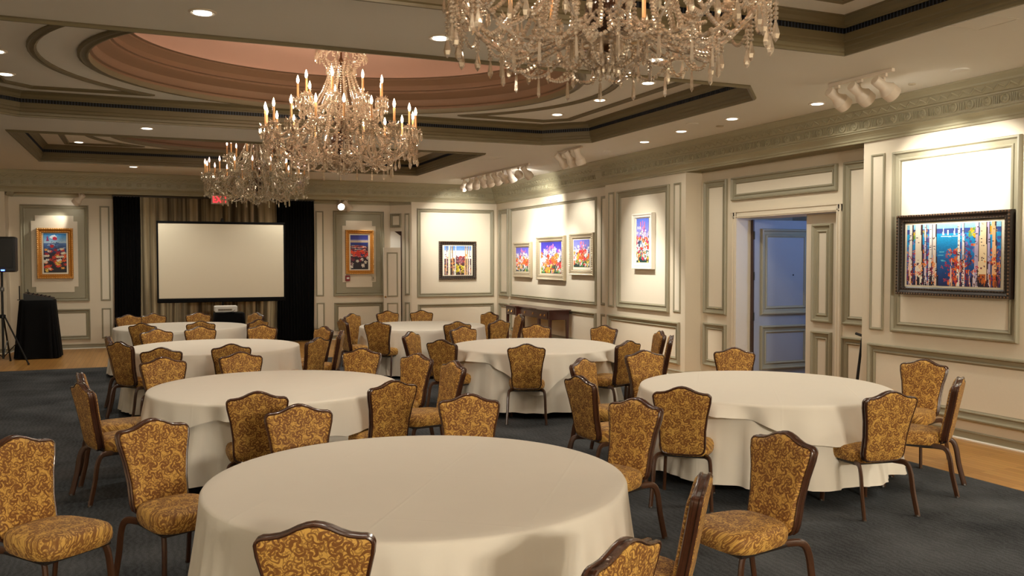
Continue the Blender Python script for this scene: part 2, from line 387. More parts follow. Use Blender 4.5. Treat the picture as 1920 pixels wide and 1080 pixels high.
# back wall, alcove
m = M()
m.box(5.755, 8.6, YB, YA+.3, 0, 3.7)
m.add([(5.755, YB, 0), (5.755, YB, 3.7), (5.375, YA, 0), (5.375, YA, 3.7), (5.375, YA+.3, 0), (5.375, YA+.3, 3.7), (5.755, YA+.3, 0), (5.755, YA+.3, 3.7)],
      [(0, 2, 3, 1), (2, 4, 5, 3), (4, 6, 7, 5)])
m.box(-2.6, 5.6, YA, YA+.3, 0, 3.7); m.box(-2.6, 5.755, YB+.005, YA, 3.262, 3.7)
m.box(XL, -2.55, YB, YA+.3, 0, 3.7)
wallB = m.build('wall_back', CREAM); struct(wallB, 'cream panelled back wall with a curtained alcove', 'wall')
o = M().box(XL-.3, XL, YF, YA+.3, 0, 3.7).build('wall_left', CREAM); struct(o, 'plain cream wall on the far side of the carpet', 'wall')
o = M().box(XL, 8.6, YF-.3, YF, 0, 3.7).build('wall_front', CREAM); struct(o, 'plain cream wall closing the room opposite the screen', 'wall')

# wall panels --------------------------------------------------------------
def prof_for(b):
    if b < .06: return [(0, 0), (0, .012), (.25*b, .018), (.6*b, .018), (.75*b, .01), (b, .008), (b, .0)]
    return [(0, 0), (0, .026), (.08*b, .044), (.20*b, .046), (.26*b, .034), (.32*b, .020), (.66*b, .010), (.70*b, .020), (.80*b, .026), (.90*b, .020), (.93*b, .008), (b, .006), (b, .0)]
def panel(parent, fn, u0, u1, v0, v1, b, mt=None, fieldmat=None):
    L = rect(u0, u1, v0, v1)
    sweep_loop(L, prof_for(b), fn).build('panel_molding', mt or SAGE, parent)
    I = inset(L, b); M().loft([[fn(u, v, .001) for u, v in I], [fn(u, v, .006) for u, v in I], [fn(u, v, .006) for u, v in inset(I, .002)]], True, True).build('panel_field', fieldmat or PANEL, parent)
f = fR(XB)
def stack(f, u0, u1, b, zt=3.055, zm=1.03, z2=.885, zb=.21, parent=None):
    panel(parent, f, u0, u1, zm, zt, b); panel(parent, f, u0, u1, zb, z2, b)
panel(wallN, f, 7.545, 7.747, 1.043, 3.057, .03); panel(wallN, f, 5.86, 7.42, 1.04, 3.05, .118)
panel(wallN, f, 5.55, 7.753, .205, .888, .11); panel(wallN, f, 5.55, 5.74, 1.043, 3.057, .03)
for y0 in (3.3, 1.2, -.9, -3.0, -5.1, -7.2): stack(f, y0, y0+1.95, .115, parent=wallN)
f = fR(XR)
panel(wallR, f, 10.862, 11.429, 1.02, 3.06, .11); panel(wallR, f, 10.862, 11.429, .21, .87, .10)
panel(wallR, f, 8.597, 10.743, 2.72, 3.06, .098)
panel(wallR, f, 7.93, 8.48, 1.04, 3.056, .11); panel(wallR, f, 7.93, 8.485, .21, .89, .10)
f = fR(XB)
panel(wallP, f, 13.765, 13.966, 1.003, 3.063, .034); panel(wallP, f, 11.96, 13.63, 1.005, 3.058, .12); panel(wallP, f, 11.646, 11.842, 1.02, 3.062, .034)
panel(wallP, f, 11.657, 13.968, .2, .865, .11)
f = fR(XF)
panel(wallF, f, 19.05, 19.62, .99, 3.055, .11); panel(wallF, f, 14.69, 18.91, .995, 3.045, .06); panel(wallF, f, 14.16, 14.525, 1.0, 3.04, .05)
panel(wallF, f, 19.05, 19.62, .2, .82, .10); panel(wallF, f, 14.70, 18.92, .2, .84, .085); panel(wallF, f, 14.16, 14.525, .2, .84, .05)
f = fB(YB)
panel(wallB, f, 5.886, 7.814, .975, 3.063, .09); panel(wallB, f, 5.90, 7.813, .2, .806, .08)
panel(wallB, f, -4.2, -2.75, .975, 3.063, .09); panel(wallB, f, -4.2, -2.75, .2, .806, .08)
f = fB(YA)
panel(wallB, f, 3.62, 3.80, 1.016, 2.982, .03, CHLEG if 0 else SAGE); panel(wallB, f, 3.628, 3.81, .25, .865, .03)
panel(wallB, f, 4.036, 5.197, .205, .861, .098); panel(wallB, f, -2.35, -1.085, .195, .835, .085)
panel(wallB, f, -.88, -.69, 1.002, 2.992, .03); panel(wallB, f, -.868, -.685, .21, .843, .03)
def notched(parent, f, u0, u1, v0, v1, iu0, iu1, iv0, iv1, nu, nv):
    """big frame, sage field and a raised cream plaque with stepped corners"""
    L = rect(u0, u1, v0, v1); b = .085
    sweep_loop(L, prof_for(b), f).build('panel_molding', SAGE, parent)
    I = inset(L, b); M().loft([[f(u, v, .001) for u, v in I], [f(u, v, .006) for u, v in I], [f(u, v, .006) for u, v in inset(I, .002)]], True, True).build('panel_field', SAGE, parent)
    P = [(iu0+nu, iv0), (iu1-nu, iv0), (iu1-nu, iv0+nv), (iu1, iv0+nv), (iu1, iv1-nv), (iu1-nu, iv1-nv), (iu1-nu, iv1), (iu0+nu, iv1), (iu0+nu, iv1-nv), (iu0, iv1-nv), (iu0, iv0+nv), (iu0+nu, iv0+nv)]
    q = M(); q.loft([[f(u, v, .006) for u, v in P], [f(u, v, .022) for u, v in P]], True); q.add(*[(lambda t: (t.v, t.f))(flat(P, [], f, .022))][0])
    q.build('stepped_plaque', CREAM, parent)
notched(wallB, f, 4.02, 5.225, 1.012, 2.998, 4.23, 5.02, 1.215, 2.772, .085, .12)
notched(wallB, f, -2.353, -1.09, 1.0, 2.997, -2.156, -1.30, 1.19, 2.775, .075, .115)
# slanted side walls of the alcove
ux, uy = (5.375-5.755), (YA-YB); ul = hypot(ux, uy); ux /= ul; uy /= ul
fS = lambda u, v, h: (5.755+ux*u-uy*h, YB+uy*u+ux*h, v)
panel(wallB, fS, .05, .20, 1.03, 2.95, .04); panel(wallB, fS, .05, .20, .2, .86, .04); panel(wallB, fS, .30, .61, 2.62, 2.95, .06)
q = M().loft([[fS(u, v, .012) for u, v in rect(.31, .62, .02, 2.53)], [fS(u, v, .004) for u, v in rect(.31, .62, .02, 2.53)]], True, True)
o = q.build('door_2_recess', WHITEF, wallB)
q = M(); q.add([fS(u, v, .014) for u, v in ((.31, 2.53), (.50, 2.53), (.31, 2.42))], [(0, 1, 2)]); q.add([fS(u, v, .014) for u, v in rect(.285, .315, .02, 2.53)], [(0, 1, 2, 3)])
q.build('shadow_gap', BROWNW, wallB)
# ajar door beside the alcove painting
d2 = empty('door_2', (5.48, YB+.0, 0)); struct(d2, 'narrow cream panelled door standing ajar beside the gilt alcove painting', 'door')
M().bbox(-.41, 0, -.045, 0, .015, 2.14, .004).build('door_leaf', DOORW, d2)
fd = lambda u, v, h: (u, -.045-h, v)
panel(d2, fd, -.335, -.075, 1.0, 2.03, .03, SAGE, DOORW); panel(d2, fd, -.335, -.075, .2, .86, .03, SAGE, DOORW)
M().lathe([(.0, 0), (.018, .002), (.022, .02), (.012, .03), (.0, .032)], 10).map(lambda x, y, z: (-.375+x, -.045-z, 1.0+y)).build('door_handle', BRASS, d2, 40)

# baseboards with white shoe
def baseboard(name, path, fn, label):
    o = sweep_open(path, [(0, .0), (.022, .0), (.024, .012), (.018, .022), (.012, .024), (.012, .075), (.018, .082), (.02, .092), (.012, .098), (0, .10)], fn).build(name, SAGE)
    struct(o, label, 'baseboard')
    sweep_open(path, [(.012, .0), (.03, .0), (.03, .012), (.024, .018), (.012, .02)], fn).build('shoe_molding', WHITEF, o)
RP = [(XB, YF), (XB, 7.87), (XR, 7.87), (XR, 8.50)]; RP2 = [(XR, 10.73), (XR, 11.52), (XB, 11.52), (XB, 14.1), (XF, 14.1), (XF, YB), (5.755, YB), (5.60, YB+.21)]
LP = [(5.375, YA), (3.55, YA)]; LP2 = [(-.6, YA), (-2.49, YA), (-2.55, YB), (XL, YB), (XL, YF)]
baseboard('baseboard_right', RP, ID, 'sage baseboard with white shoe along the near right wall')
baseboard('baseboard_back', RP2, ID, 'sage baseboard from the doorway round to the alcove')
baseboard('baseboard_alcove', LP, ID, 'sage baseboard under the right alcove painting')
baseboard('baseboard_left', LP2, ID, 'sage baseboard behind the black draped table')

# cornice --------------------------------------------------------------
CP = [(0, ZK), (.028, ZK), (.032, ZK+.022), (.045, ZK+.03), (.05, ZK+.05), (.07, ZK+.075), (.10, ZK+.10), (.112, ZK+.105), (.112, ZK+.118), (.128, ZK+.124), (.130, ZK+.14),
      (.140, ZK+.232), (.15, ZK+.24), (.152, ZK+.256), (.172, ZK+.262), (.205, ZK+.335), (.222, ZK+.345), (.226, ZK+.362), (.25, ZK+.395), (.262, ZK+.405), (.262, ZC+.02)]
def rosettes(parent, p0, p1, step=.19):
    a = Vector((*p0, 0)); b = Vector((*p1, 0)); L = (b-a).length; t = (b-a)/L; nrm = Vector((-t.y, t.x, 0)); n = max(1, int(L/step))
    ros = M().lathe([(.048, -.004), (.048, .012), (.038, .018), (.033, .006), (.020, .008), (.012, .018), (0, .020)], 12, cap=False).mesh('rosette', SAGE2, 30)
    bars = M(); wave = M()
    for i in range(n):
        c = a+t*(L*(i+.5)/n)+nrm*.133; z = ZK+.187
        o = ob('rosette', ros, parent); o.location = (c.x, c.y, z)
        o.rotation_euler = nrm.to_track_quat('Z', 'Y').to_euler()
        for k in range(4):
            q = a+t*(L*(i+.5)/n+(.067+k*.0187)*1.0)+nrm*.130
            s = .0055
            bars.add([q+t*e*s+nrm*(h+dz*.10)+Vector((0, 0, ZK+.187+dz)) for dz in (-.04, .04) for h in (0, .014) for e in (-1, 1)],
                     [(0, 1, 3, 2), (4, 6, 7, 5), (2, 3, 7, 6), (0, 2, 6, 4), (1, 5, 7, 3)])
    nw = int(L/.13); pts = []
    for i in range(nw*4+1):
        s = L*i/(nw*4); z = .30+.022*sin(i*pi/2); q = a+t*s+nrm*(.172+(z-.262)*.45+.004); pts.append((q.x, q.y, ZK+z))
    wave.tube(pts, .009, 4)
    tag(bars.build('frieze_bars', SAGE2, parent), kind='stuff'); tag(wave.build('frieze_wave', SAGE2, parent), kind='stuff')
o = sweep_open([(XB, YF), (XB, 14.1), (XF, 14.1), (XF, YB)], CP, ID).build('trim_1', SAGE2); struct(o, 'sage green crown cornice with rosettes along the right wall', 'cornice')
rosettes(o, (XB, 2.0), (XB, 13.95)); rosettes(o, (XF, 14.25), (XF, 19.6))
o = sweep_open([(XF, YB), (XL, YB), (XL, YF), (XB, YF)], CP, ID).build('trim_2', SAGE2); struct(o, 'sage green crown cornice with rosettes above the screen alcove', 'cornice')
rosettes(o, (7.6, YB), (-4, YB))
SP = [(0, ZK-.075), (.018, ZK-.075), (.02, ZK-.05), (.035, ZK-.035), (.04, ZK-.01), (.06, ZK+.03), (.06, ZK+.055)]
o = sweep_open([(XR+.0, 7.87), (XR, 11.52), (XB, 11.52)], [(d, h+.07) for d, h in SP], ID).build('trim_3', SAGE2); struct(o, 'dark sage moulding across the top of the doorway recess', 'molding')
o = sweep_open([(5.755, YB), (5.375, YA), (-2.49, YA), (-2.55, YB)], [(d, h+.01) for d, h in SP], ID).build('trim_4', SAGE2); struct(o, 'sage moulding along the top of the screen alcove', 'molding')
sweep_open([(XB-.14, 7.87), (XB-.14, 11.52)], [(0, 0), (.001, 0)], lambda x, y, z: (x, y, ZK))

# ceiling with three coffers -------------------------------------------
def oval(cx, cyy, a, b, n=72): return [(cx+a*cos(2*pi*i/n), cyy+b*sin(2*pi*i/n)) for i in range(n)]
COF = [dict(loop=[(-1.4, 7.38), (5.70, 7.38), (6.17, 7.885), (6.17, 11.65), (5.60, 12.2), (-1.4, 12.2), (-1.95, 11.65), (-1.95, 7.885)], c=(2.11, 9.75), a=2.61, b=2.25, a2=3.06, b2=2.62, nm='middle'),
       dict(loop=rect(-1.70, 5.22, 13.70, 17.58), c=(1.77, 15.64), a=2.2, b=1.72, a2=2.6, b2=2.02, nm='far'),
       dict(loop=rect(-1.45, 5.56, 2.02, 5.88), c=(2.06, 3.95), a=2.2, b=1.72, a2=2.6, b2=2.02, nm='near')]
ceil = flat(rect(XL, 8.6, YF, YA+.3), [c['loop'] for c in COF], ID, ZC)
ceil.add([(XL, YF, 4.9), (8.6, YF, 4.9), (8.6, YA+.3, 4.9), (XL, YA+.3, 4.9)], [(0, 1, 2, 3)])
ceil = ceil.build('ceiling', CEIL); struct(ceil, 'taupe white ceiling with three moulded coffers and oval domes', 'ceiling')
ZI = 3.90
for c in COF:
    lp = c['loop']; cx, cyy = c['c']
    sweep_loop(lp, [(-.035, ZC), (-.035, ZC-.012), (-.02, ZC-.03), (.0, ZC-.03), (.004, ZC-.01), (.018, ZC), (.02, ZC+.03), (.034, ZC+.04), (.036, ZC+.07), (.048, ZC+.08), (.05, ZC+.115), (.05, ZC+.14)], ID).build('coffer_lip_molding', DARKT, ceil)
    sweep_loop(lp, [(.05, ZC+.14), (.02, ZC+.14), (.02, ZC+.19), (.055, ZC+.19)], ID).build('vent_slot', BLACK, ceil)
    sweep_loop(lp, [(.055, ZC+.185), (.055, ZC+.20), (.065, ZC+.205), (.08, ZC+.235), (.115, ZC+.255), (.12, ZC+.262), (.135, ZC+.262), (.14, ZI)], ID).build('coffer_cove_molding', DARKT, ceil)
    # grille bars
    g = M(); Li = inset(lp, .046)
    for i in range(len(Li)):
        a = Vector((*Li[i], 0)); b = Vector((*Li[(i+1) % len(Li)], 0)); L = (b-a).length; t = (b-a)/L; nn = Vector((-t.y, t.x, 0)); k = int(L/.034)
        for j in range(k):
            p = a+t*(L*(j+.5)/k)
            g.add([p+t*e*.0028+nn*h+Vector((0, 0, z)) for z in (ZC+.138, ZC+.188) for h in (-.006, 0) for e in (-1, 1)], [(2, 3, 7, 6), (0, 2, 6, 4), (1, 5, 7, 3)])
    tag(g.build('grille_bars', BARS, ceil), kind='stuff')
    ov = oval(cx, cyy, c['a'], c['b'])
    flat(inset(lp, .13), [ov], ID, ZI).build('coffer_ceiling', CEIL, ceil)
    # oval ring, stepped drum, dome
    sweep_loop(ov, [(-.10, ZI), (-.10, ZI-.022), (-.075, ZI-.03), (-.06, ZI-.018), (-.03, ZI-.018), (-.015, ZI-.034), (.0, ZI-.034), (.01, ZI-.01), (.012, ZI+.02)], ID).build('oval_molding', DARKT, ceil, 40)
    sweep_loop(ov, [(.0, ZI-.02), (.0, ZI+.05), (.03, ZI+.06), (.05, ZI+.09), (.055, ZI+.14), (.10, ZI+.17), (.16, ZI+.20), (.17, ZI+.21), (.17, ZI+.235), (.20, ZI+.24), (.20, ZI+.30), (.26, ZI+.36), (.27, ZI+.365), (.27, ZI+.385), (.31, ZI+.39)], ID).build('dome_drum', DRUM, ceil, 35)
    dm = M(); rings = []
    oi = inset(ov, .31)
    for k in range(7):
        t = k/6*pi/2; rr = cos(t)
        rings.append([(cx+(x-cx)*max(rr, .001), cyy+(y-cyy)*max(rr, .001), ZI+.39+.22*sin(t)) for x, y in oi])
    dm.loft(rings, True).build('dome', DOME, ceil, 60)
    # crescent frames either side of the oval
    box_ = inset(lp, .42)
    xs = [p[0] for p in box_]; ys = [p[1] for p in box_]; y0, y1 = min(ys), max(ys)
    for sg in (1, -1):
        arc = []
        smax = min(1, (y1-.03-cyy)/c['b2']); tm = math.asin(smax)
        for i in range(25):
            t = -tm+2*tm*i/24; arc.append((cx+sg*c['a2']*cos(t), cyy+c['b2']*sin(t)))
        outer = sorted([p for p in box_ if (p[0]-cx)*sg > 0], key=lambda p: -atan2(p[1]-cyy, (p[0]-cx)*sg))
        tip1 = arc[-1]; poly = arc+outer
        if sg < 0: poly = poly[::-1]
        area = sum(poly[i-1][0]*poly[i][1]-poly[i][0]*poly[i-1][1] for i in range(len(poly)))
        if area < 0: poly = poly[::-1]
        sweep_loop(poly, [(0, ZI), (0, ZI-.02), (.02, ZI-.03), (.035, ZI-.016), (.06, ZI-.016), (.075, ZI-.024), (.085, ZI-.012), (.085, ZI)], ID).build('crescent_molding', DARKT, ceil)

# ------------------------------------------------------------------ doorway in the recess
q = M()
for (u0, u1, v0, v1) in ((8.50, 8.60, 0, 2.56), (10.62, 10.73, 0, 2.56)):
    q.box(XR-.022, XR, u0, u1, v0, v1); q.box(XR-.032, XR, u0+.012, u0+.04, v0, v1); q.box(XR-.03, XR, u1-.03, u1-.01, v0, v1)
q.box(XR-.022, XR, 8.50, 10.73, 2.46, 2.56); q.box(XR-.035, XR, 8.47, 10.76, 2.545, 2.58); q.box(XR-.03, XR, 8.52, 10.71, 2.475, 2.49)
o = q.build('door_1_casing', CREAM, wallR)
# closed leaf
d = empty('door_1', (8.17, 8.60, 0)); struct(d, 'closed cream leaf of the double doorway with narrow sage panels', 'door')
M().bbox(0, .045, .0, .70, .012, 2.455, .004).build('door_leaf', DOORW, d)
fd = lambda u, v, h: (-h, u, v)
panel(d, fd, .20, .565, 1.03, 2.318, .12, None, DOORW); panel(d, fd, .20, .565, .21, .91, .11, None, DOORW)
# open leaf swung into the corridor
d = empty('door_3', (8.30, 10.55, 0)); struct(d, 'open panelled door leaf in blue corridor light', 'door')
M().bbox(.0, 1.15, 0, .045, .012, 2.44, .004).build('door_leaf', DOORDIM, d)
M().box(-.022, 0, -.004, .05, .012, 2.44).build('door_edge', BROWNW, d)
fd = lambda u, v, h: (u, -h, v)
panel(d, fd, .11, 1.04, 1.03, 2.31, .13, SAGE, DOORDIM); panel(d, fd, .11, 1.04, .21, .87, .12, SAGE, DOORDIM)
hg = M().tube([(-.012, -.012, 0), (-.012, -.012, .12)], .012, 8).mesh('hinge', BLKMT, 40)
for z in (.35, .95, 1.55, 2.15): ob('hinge', hg, d, (0, 0, z))
M().lathe([(0, 0), (.012, 0), (.012, .003), (.004, .005), (.0, .006)], 8).map(lambda x, y, z: (.72+x, -.006-z, 1.62+y)).build('door_viewer', BLKMT, d)
# corridor shell
q = M(); q.box(8.6, 9.9, 7.2, 7.3, 0, 2.7); q.box(8.6, 9.9, 11.6, 11.7, 0, 2.7); q.box(9.9, 10.0, 7.2, 11.7, 0, 2.7); q.box(8.58, 10, 7.2, 11.7, 2.7, 2.8)
o = q.build('wall_corridor', CREAM); struct(o, 'corridor walls beyond the open doorway, in blue light', 'wall')
lamp('corridor_light', 'POINT', (9.2, 8.9, 2.45), 24, COOL, .12)

# ------------------------------------------------------------------ chairs
def lerp_tab(tab, z):
    for (z0, w0), (z1, w1) in zip(tab, tab[1:]):
        if z <= z1:
            t = (z-z0)/(z1-z0); t = t*t*(3-2*t); return w0+(w1-w0)*t
    return tab[-1][1]
WT = [(.40, .150), (.46, .164), (.58, .166), (.70, .182), (.80, .205), (.84, .209)]
def back_outline():
    R = []
    for z in (.425, .46, .52, .58, .64, .70, .75, .80, .84): R.append((lerp_tab(WT, z), z))
    R += [(.206, .850), (.198, .860), (.184, .866), (.160, .867), (.125, .872), (.092, .884), (.060, .900), (.028, .911)]
    bot = [(.0, .400), (.07, .400), (.11, .402), (.138, .409)]
    full = bot+R+[(0, .915)]
    return full+[(-x, z) for x, z in reversed(full[1:-1])]
BO = back_outline(); BC = (0, .655)
TILT = lambda z: -.205-.19*(z-.40)
def scaled(k): return [(x*k, BC[1]+(z-BC[1])*(1-(1-k)*1.0)) for x, z in BO]
def pad(sign, d0, bulge):
    m = M(); base = inset(BO, .007); rings = []
    for k, h in ((1, 0), (1, .45), (.95, .8), (.86, .95), (.6, 1), (.3, 1)):
        rings.append([(x*k, TILT(BC[1]+(z-BC[1])*k)+sign*(d0+bulge*h), BC[1]+(z-BC[1])*k) for x, z in base])
    n = len(base); m.loft(rings, True); b = len(m.v); m.v.append((0, TILT(BC[1])+sign*(d0+bulge), BC[1]))
    m.f += [((5*n+j), (5*n+(j+1) % n), b) for j in range(n)]
    if sign > 0: m.f = [tuple(reversed(f)) for f in m.f]
    return m
def back_frame():
    pr = [(.010, .022), (.0, .027), (-.006, .023), (-.007, .013), (.001, .008), (.001, -.008), (-.007, -.013), (-.006, -.023), (.0, -.027), (.010, -.022)]
    cols = [[(x, TILT(z)+h, z) for x, z in inset(BO, d)] for d, h in pr]
    return M().loft(cols+[cols[0]], True)
def seat():
    ol = []
    for i in range(40):
        t = 2*pi*i/40; c_, s_ = cos(t), sin(t); e = .55
        x = abs(c_)**e*(1 if c_ > 0 else -1); y = abs(s_)**e*(1 if s_ > 0 else -1)
        ol.append((x*(.205+.022*y), .035+y*.225))
    m = M(); rings = []
    for k, z in ((.88, .376), (.97, .381), (1.01, .400), (1.025, .425), (1.01, .450), (.96, .470), (.86, .482), (.6, .489), (.3, .491)):
        rings.append([(x*k, .035+(y-.035)*k, z) for x, y in ol])
    m.loft(rings, True, True); return m
def arcp(pts, n=5):
    P = [Vector(p) for p in pts]; out = []
    for i in range(len(P)-1):
        p0 = P[max(i-1, 0)]; p1 = P[i]; p2 = P[i+1]; p3 = P[min(i+2, len(P)-1)]
        for k in range(n):
            t = k/n
            out.append(.5*((2*p1)+(p2-p0)*t+(2*p0-5*p1+4*p2-p3)*t*t+(3*p1-p0-3*p2+p3)*t**3))
    out.append(P[-1]); return out
CHM = dict(seat=seat().mesh('seat', FAB_S, 50), backrest=pad(1, .020, .024).mesh('backrest', FAB_B, 50), rear_pad=pad(-1, .020, .012).mesh('rear_pad', FAB_B, 50),
           back_frame=back_frame().mesh('back_frame', CHWOOD, 50))
q = M(); q.tube([(-.165, -.13, .370), (.165, -.13, .370), (.18, .20, .370), (-.18, .20, .370)], .012, 6, closed=True); q.box(-.16, .16, .03, .05, .362, .378)
for s in (-1, 1): q.tube([(s*.10, -.13, .38), (s*.10, -.205, .41)], .014, 6)
CHM['seat_frame'] = q.mesh('seat_frame', CHDARK)
legs = []
for s in (-1, 1):
    p = arcp([(s*.150, .10, .378), (s*.165, .165, .372), (s*.176, .198, .325), (s*.184, .214, .19), (s*.192, .228, .012)]); legs.append((p, M().tube(p, [(.020, .014)]*len(p), 8).mesh('leg', CHLEG, 40)))
    p = arcp([(s*.13, -.03, .368), (s*.165, -.15, .378), (s*.196, -.222, .372), (s*.207, -.256, .31), (s*.212, -.278, .18), (s*.222, -.318, .012)]); legs.append((p, M().tube(p, [(.021, .014)]*len(p), 8).mesh('leg', CHLEG, 40)))
GL = M().lathe([(.012, .007), (.017, .007), (.018, .013), (.014, .022)], 8).mesh('foot_glide', GLIDE, 40)
def make_chair():
    r = empty('banquet_chair', (0, 0, 0))
    for k in ('seat', 'backrest', 'rear_pad', 'back_frame', 'seat_frame'): ob(k, CHM[k], r)
    for p, me in legs:
        l = ob('leg', me, r); ob('foot_glide', GL, l, (p[-1].x, p[-1].y, 0))
    return r
chair0 = make_chair(); used = []
APEX_Y = TILT(.915)
def chair(x, y, face, label, group):
    """x, y: where the top of the crown stands; face: direction the sitter looks, degrees"""
    o = chair0 if not used else copy_tree(chair0); used.append(o)
    a = radians(face-90)
    o.rotation_euler = (0, 0, a); o.location = (x+APEX_Y*sin(a), y-APEX_Y*cos(a), 0)
    tag(o, label, 'chair', group)
    return o
TC = dict(T1=(1.256, 4.222), T2=(4.885, 6.074), T3=(1.034, 7.769), T4=(4.540, 10.130), T5=(.799, 11.685), T6=(.536, 15.405), T7=(4.258, 14.041))
GR = dict(T1='chairs round the nearest table', T2='chairs round the table by the doorway', T3='chairs round the second table of the left row', T4='chairs round the table before the console',
          T5='chairs round the third table of the left row', T6='chairs round the table before the screen', T7='chairs round the table by the back wall')
CHAIRS = [
 ('T1', -.66, 5.28, -50, 'gold damask chair cut by the left frame edge, seat turned to the nearest table'),
 ('T1', .02, 5.54, -65, 'gold damask chair at the left of the nearest table, front of its back in view'),
 ('T1', .54, 3.11, 70, 'gold damask chair in front of the nearest table, only its back top showing'),
 ('T1', .90, 5.73, -94, 'gold damask chair at the far left rim of the nearest table, overlapping another chair back'),
 ('T1', 2.07, 5.72, -112, 'gold damask chair facing the camera across the far right rim of the nearest table'),
 ('T1', 3.05, 5.10, -158, 'tall gold damask chair at the right rim of nearest table, before the doorway table'),
 ('T1', 2.24, 3.17, 139, 'gold damask chair seen edge on at the lower right of the nearest table'),
 ('T1', 3.19, 3.78, -172, 'gold damask chair pulled out right of the nearest table, whole seat visible'),
 ('T1', 1.47, 2.52, 118, 'gold damask chair cut by the bottom edge, right of the nearest table front'),
 ('T2', 3.62, 5.42, 50, 'gold damask chair with its back to the camera at the left of the doorway table'),
 ('T2', 4.87, 4.66, 82, 'gold damask chair at the near right of doorway table, all legs on the carpet visible'),
 ('T2', 5.95, 5.00, 124, 'gold damask chair seen edge on at the right of doorway table, by the wood floor'),
 ('T2', 6.72, 6.04, -160, 'gold damask chair under the framed birch painting, behind the edge on chair'),
 ('T2', 5.76, 7.64, -124, 'gold damask chair across the doorway table, directly before the open door'),
 ('T2', 3.21, 6.27, 5, 'shaded gold damask chair at the left of doorway table, facing right'),
 ('T2', 3.81, 7.39, -57, 'bright gold damask chair at the far left of doorway table, frame edge at its left'),
 ('T2', 4.74, 7.79, -97, 'gold damask chair at the far side of doorway table below the white framed painting'),
 ('T4', 6.24, 9.83, 164, 'gold damask chair seen edge on below the white framed painting, the farther of two'),
 ('T4', 5.99, 9.19, 146, 'gold damask chair seen edge on below the white framed painting, the nearer of two'),
 ('T4', 5.14, 8.78, 112, 'gold damask chair at the near right of the console side table, facing left'),
 ('T4', 3.90, 8.90, 65, 'gold damask chair squarely with its back to the camera before the lace hemmed cloth'),
 ('T4', 5.23, 11.58, -116, 'gold damask chair facing the camera directly below the mahogany console table'),
 ('T4', 6.04, 11.0, -148, 'gold damask chair at the far right of the console side table, against the white dado'),
 ('T4', 4.11, 11.62, -78, 'gold damask chair at the far left of console side table, overlapping a darker chair back'),
 ('T4', 3.17, 11.02, -43, 'bright narrow looking gold damask chair at the left of console side table'),
 ('T4', 3.19, 9.77, 35, 'shaded gold damask chair at the left of console side table, seat to its right'),
 ('T3', 2.50, 8.41, -152, 'gold damask chair at the right of the second left table, behind the near right chair'),
 ('T3', 1.76, 6.58, 107, 'gold damask chair at the near right of the second left table, facing away left'),
 ('T3', 2.63, 7.65, -172, 'bright gold damask chair turned left between the second left and nearest tables, seat visible'),
 ('T3', 2.11, 9.15, -124, 'gold damask chair at the far right rim of the second left table'),
 ('T3', .14, 9.06, -80, 'gold damask chair at the far left rim of the second left table'),
 ('T3', .88, 9.27, -88, 'gold damask chair at the middle of the far rim of the second left table'),
 ('T3', -.47, 7.41, 20, 'gold damask chair at the left of the second left table, nearer of an overlapping pair'),
 ('T3', -.52, 8.08, 6, 'gold damask chair at the left of the second left table, mostly behind its twin'),
 ('T3', .72, 6.40, 86, 'gold damask chair back to camera in front of the second left table'),
 ('T5', 2.39, 11.55, 162, 'gold damask chair seen edge on at the right of the third left table, standing apart'),
 ('T5', 1.91, 10.63, 133, 'shaded gold damask chair at the near right of the third left table'),
 ('T5', 2.32, 12.39, -158, 'gold damask chair at the far right of third left table, below the black drape'),
 ('T5', -.29, 10.98, 38, 'dark looking gold damask chair at the near left of the third left table, legs visible'),
 ('T5', -.44, 11.8, 8, 'gold damask chair at the left of third left table, only its crown tip showing'),
 ('T5', .14, 10.06, 80, 'shaded gold damask chair back to camera at the left front of the third left table'),
 ('T5', .87, 10.20, 86, 'shaded gold damask chair back to camera at the right front of the third left table'),
 ('T5', .12, 12.83, -80, 'bright gold damask chair at the left of the far rim of third left table'),
 ('T5', .70, 13.09, -90, 'gold damask chair at the middle of the far rim of third left table'),
 ('T5', 1.55, 13.06, -108, 'gold damask chair at the right of the far rim of third left table'),
 ('T6', 1.63, 14.27, 130, 'small gold damask chair at the near right of the table before the screen'),
 ('T6', 1.82, 16.17, -150, 'small gold damask chair at the far right of the table before the screen'),
 ('T6', -.29, 16.43, -75, 'small gold damask chair leftmost on the far rim of the table before the screen'),
 ('T6', .11, 16.58, -86, 'small gold damask chair second from left on far rim, before the left black drape'),
 ('T6', .86, 16.59, -95, 'small gold damask chair on the far rim beside the black projector stand'),
 ('T6', -.06, 14.11, 62, 'shaded gold damask chair at the near left of the table before the screen'),
 ('T6', .77, 14.24, 87, 'shaded gold damask chair back to camera at the front of the table before the screen'),
 ('T7', 5.96, 13.86, 172, 'gold damask chair seen edge on before the left leg of the mahogany console'),
 ('T7', 5.08, 12.63, 110, 'shaded gold damask chair at the near right of back wall table, left of the console'),
 ('T7', 5.71, 14.65, -157, 'bright gold damask chair at the far right of the back wall table'),
 ('T7', 4.36, 12.56, 82, 'dark gold damask chair back behind the far left chair of the console side table'),
 ('T7', 3.24, 13.05, 54, 'dark gold damask chair at the near left of the back wall table, seat at right'),
 ('T7', 2.87, 13.86, 7, 'narrow dark gold damask chair leftmost at the back wall table'),
 ('T7', 3.31, 15.18, -50, 'bright gold damask chair at the far left of the back wall table'),
 ('T7', 4.09, 15.72, -85, 'gold damask chair on the far rim of back wall table, below the ajar door'),
 ('T7', 4.72, 15.63, -106, 'gold damask chair on the far rim of back wall table, below the square birch painting'),
]
for t, x, y, fc, lb in CHAIRS: chair(x, y, fc, lb, GR[t])

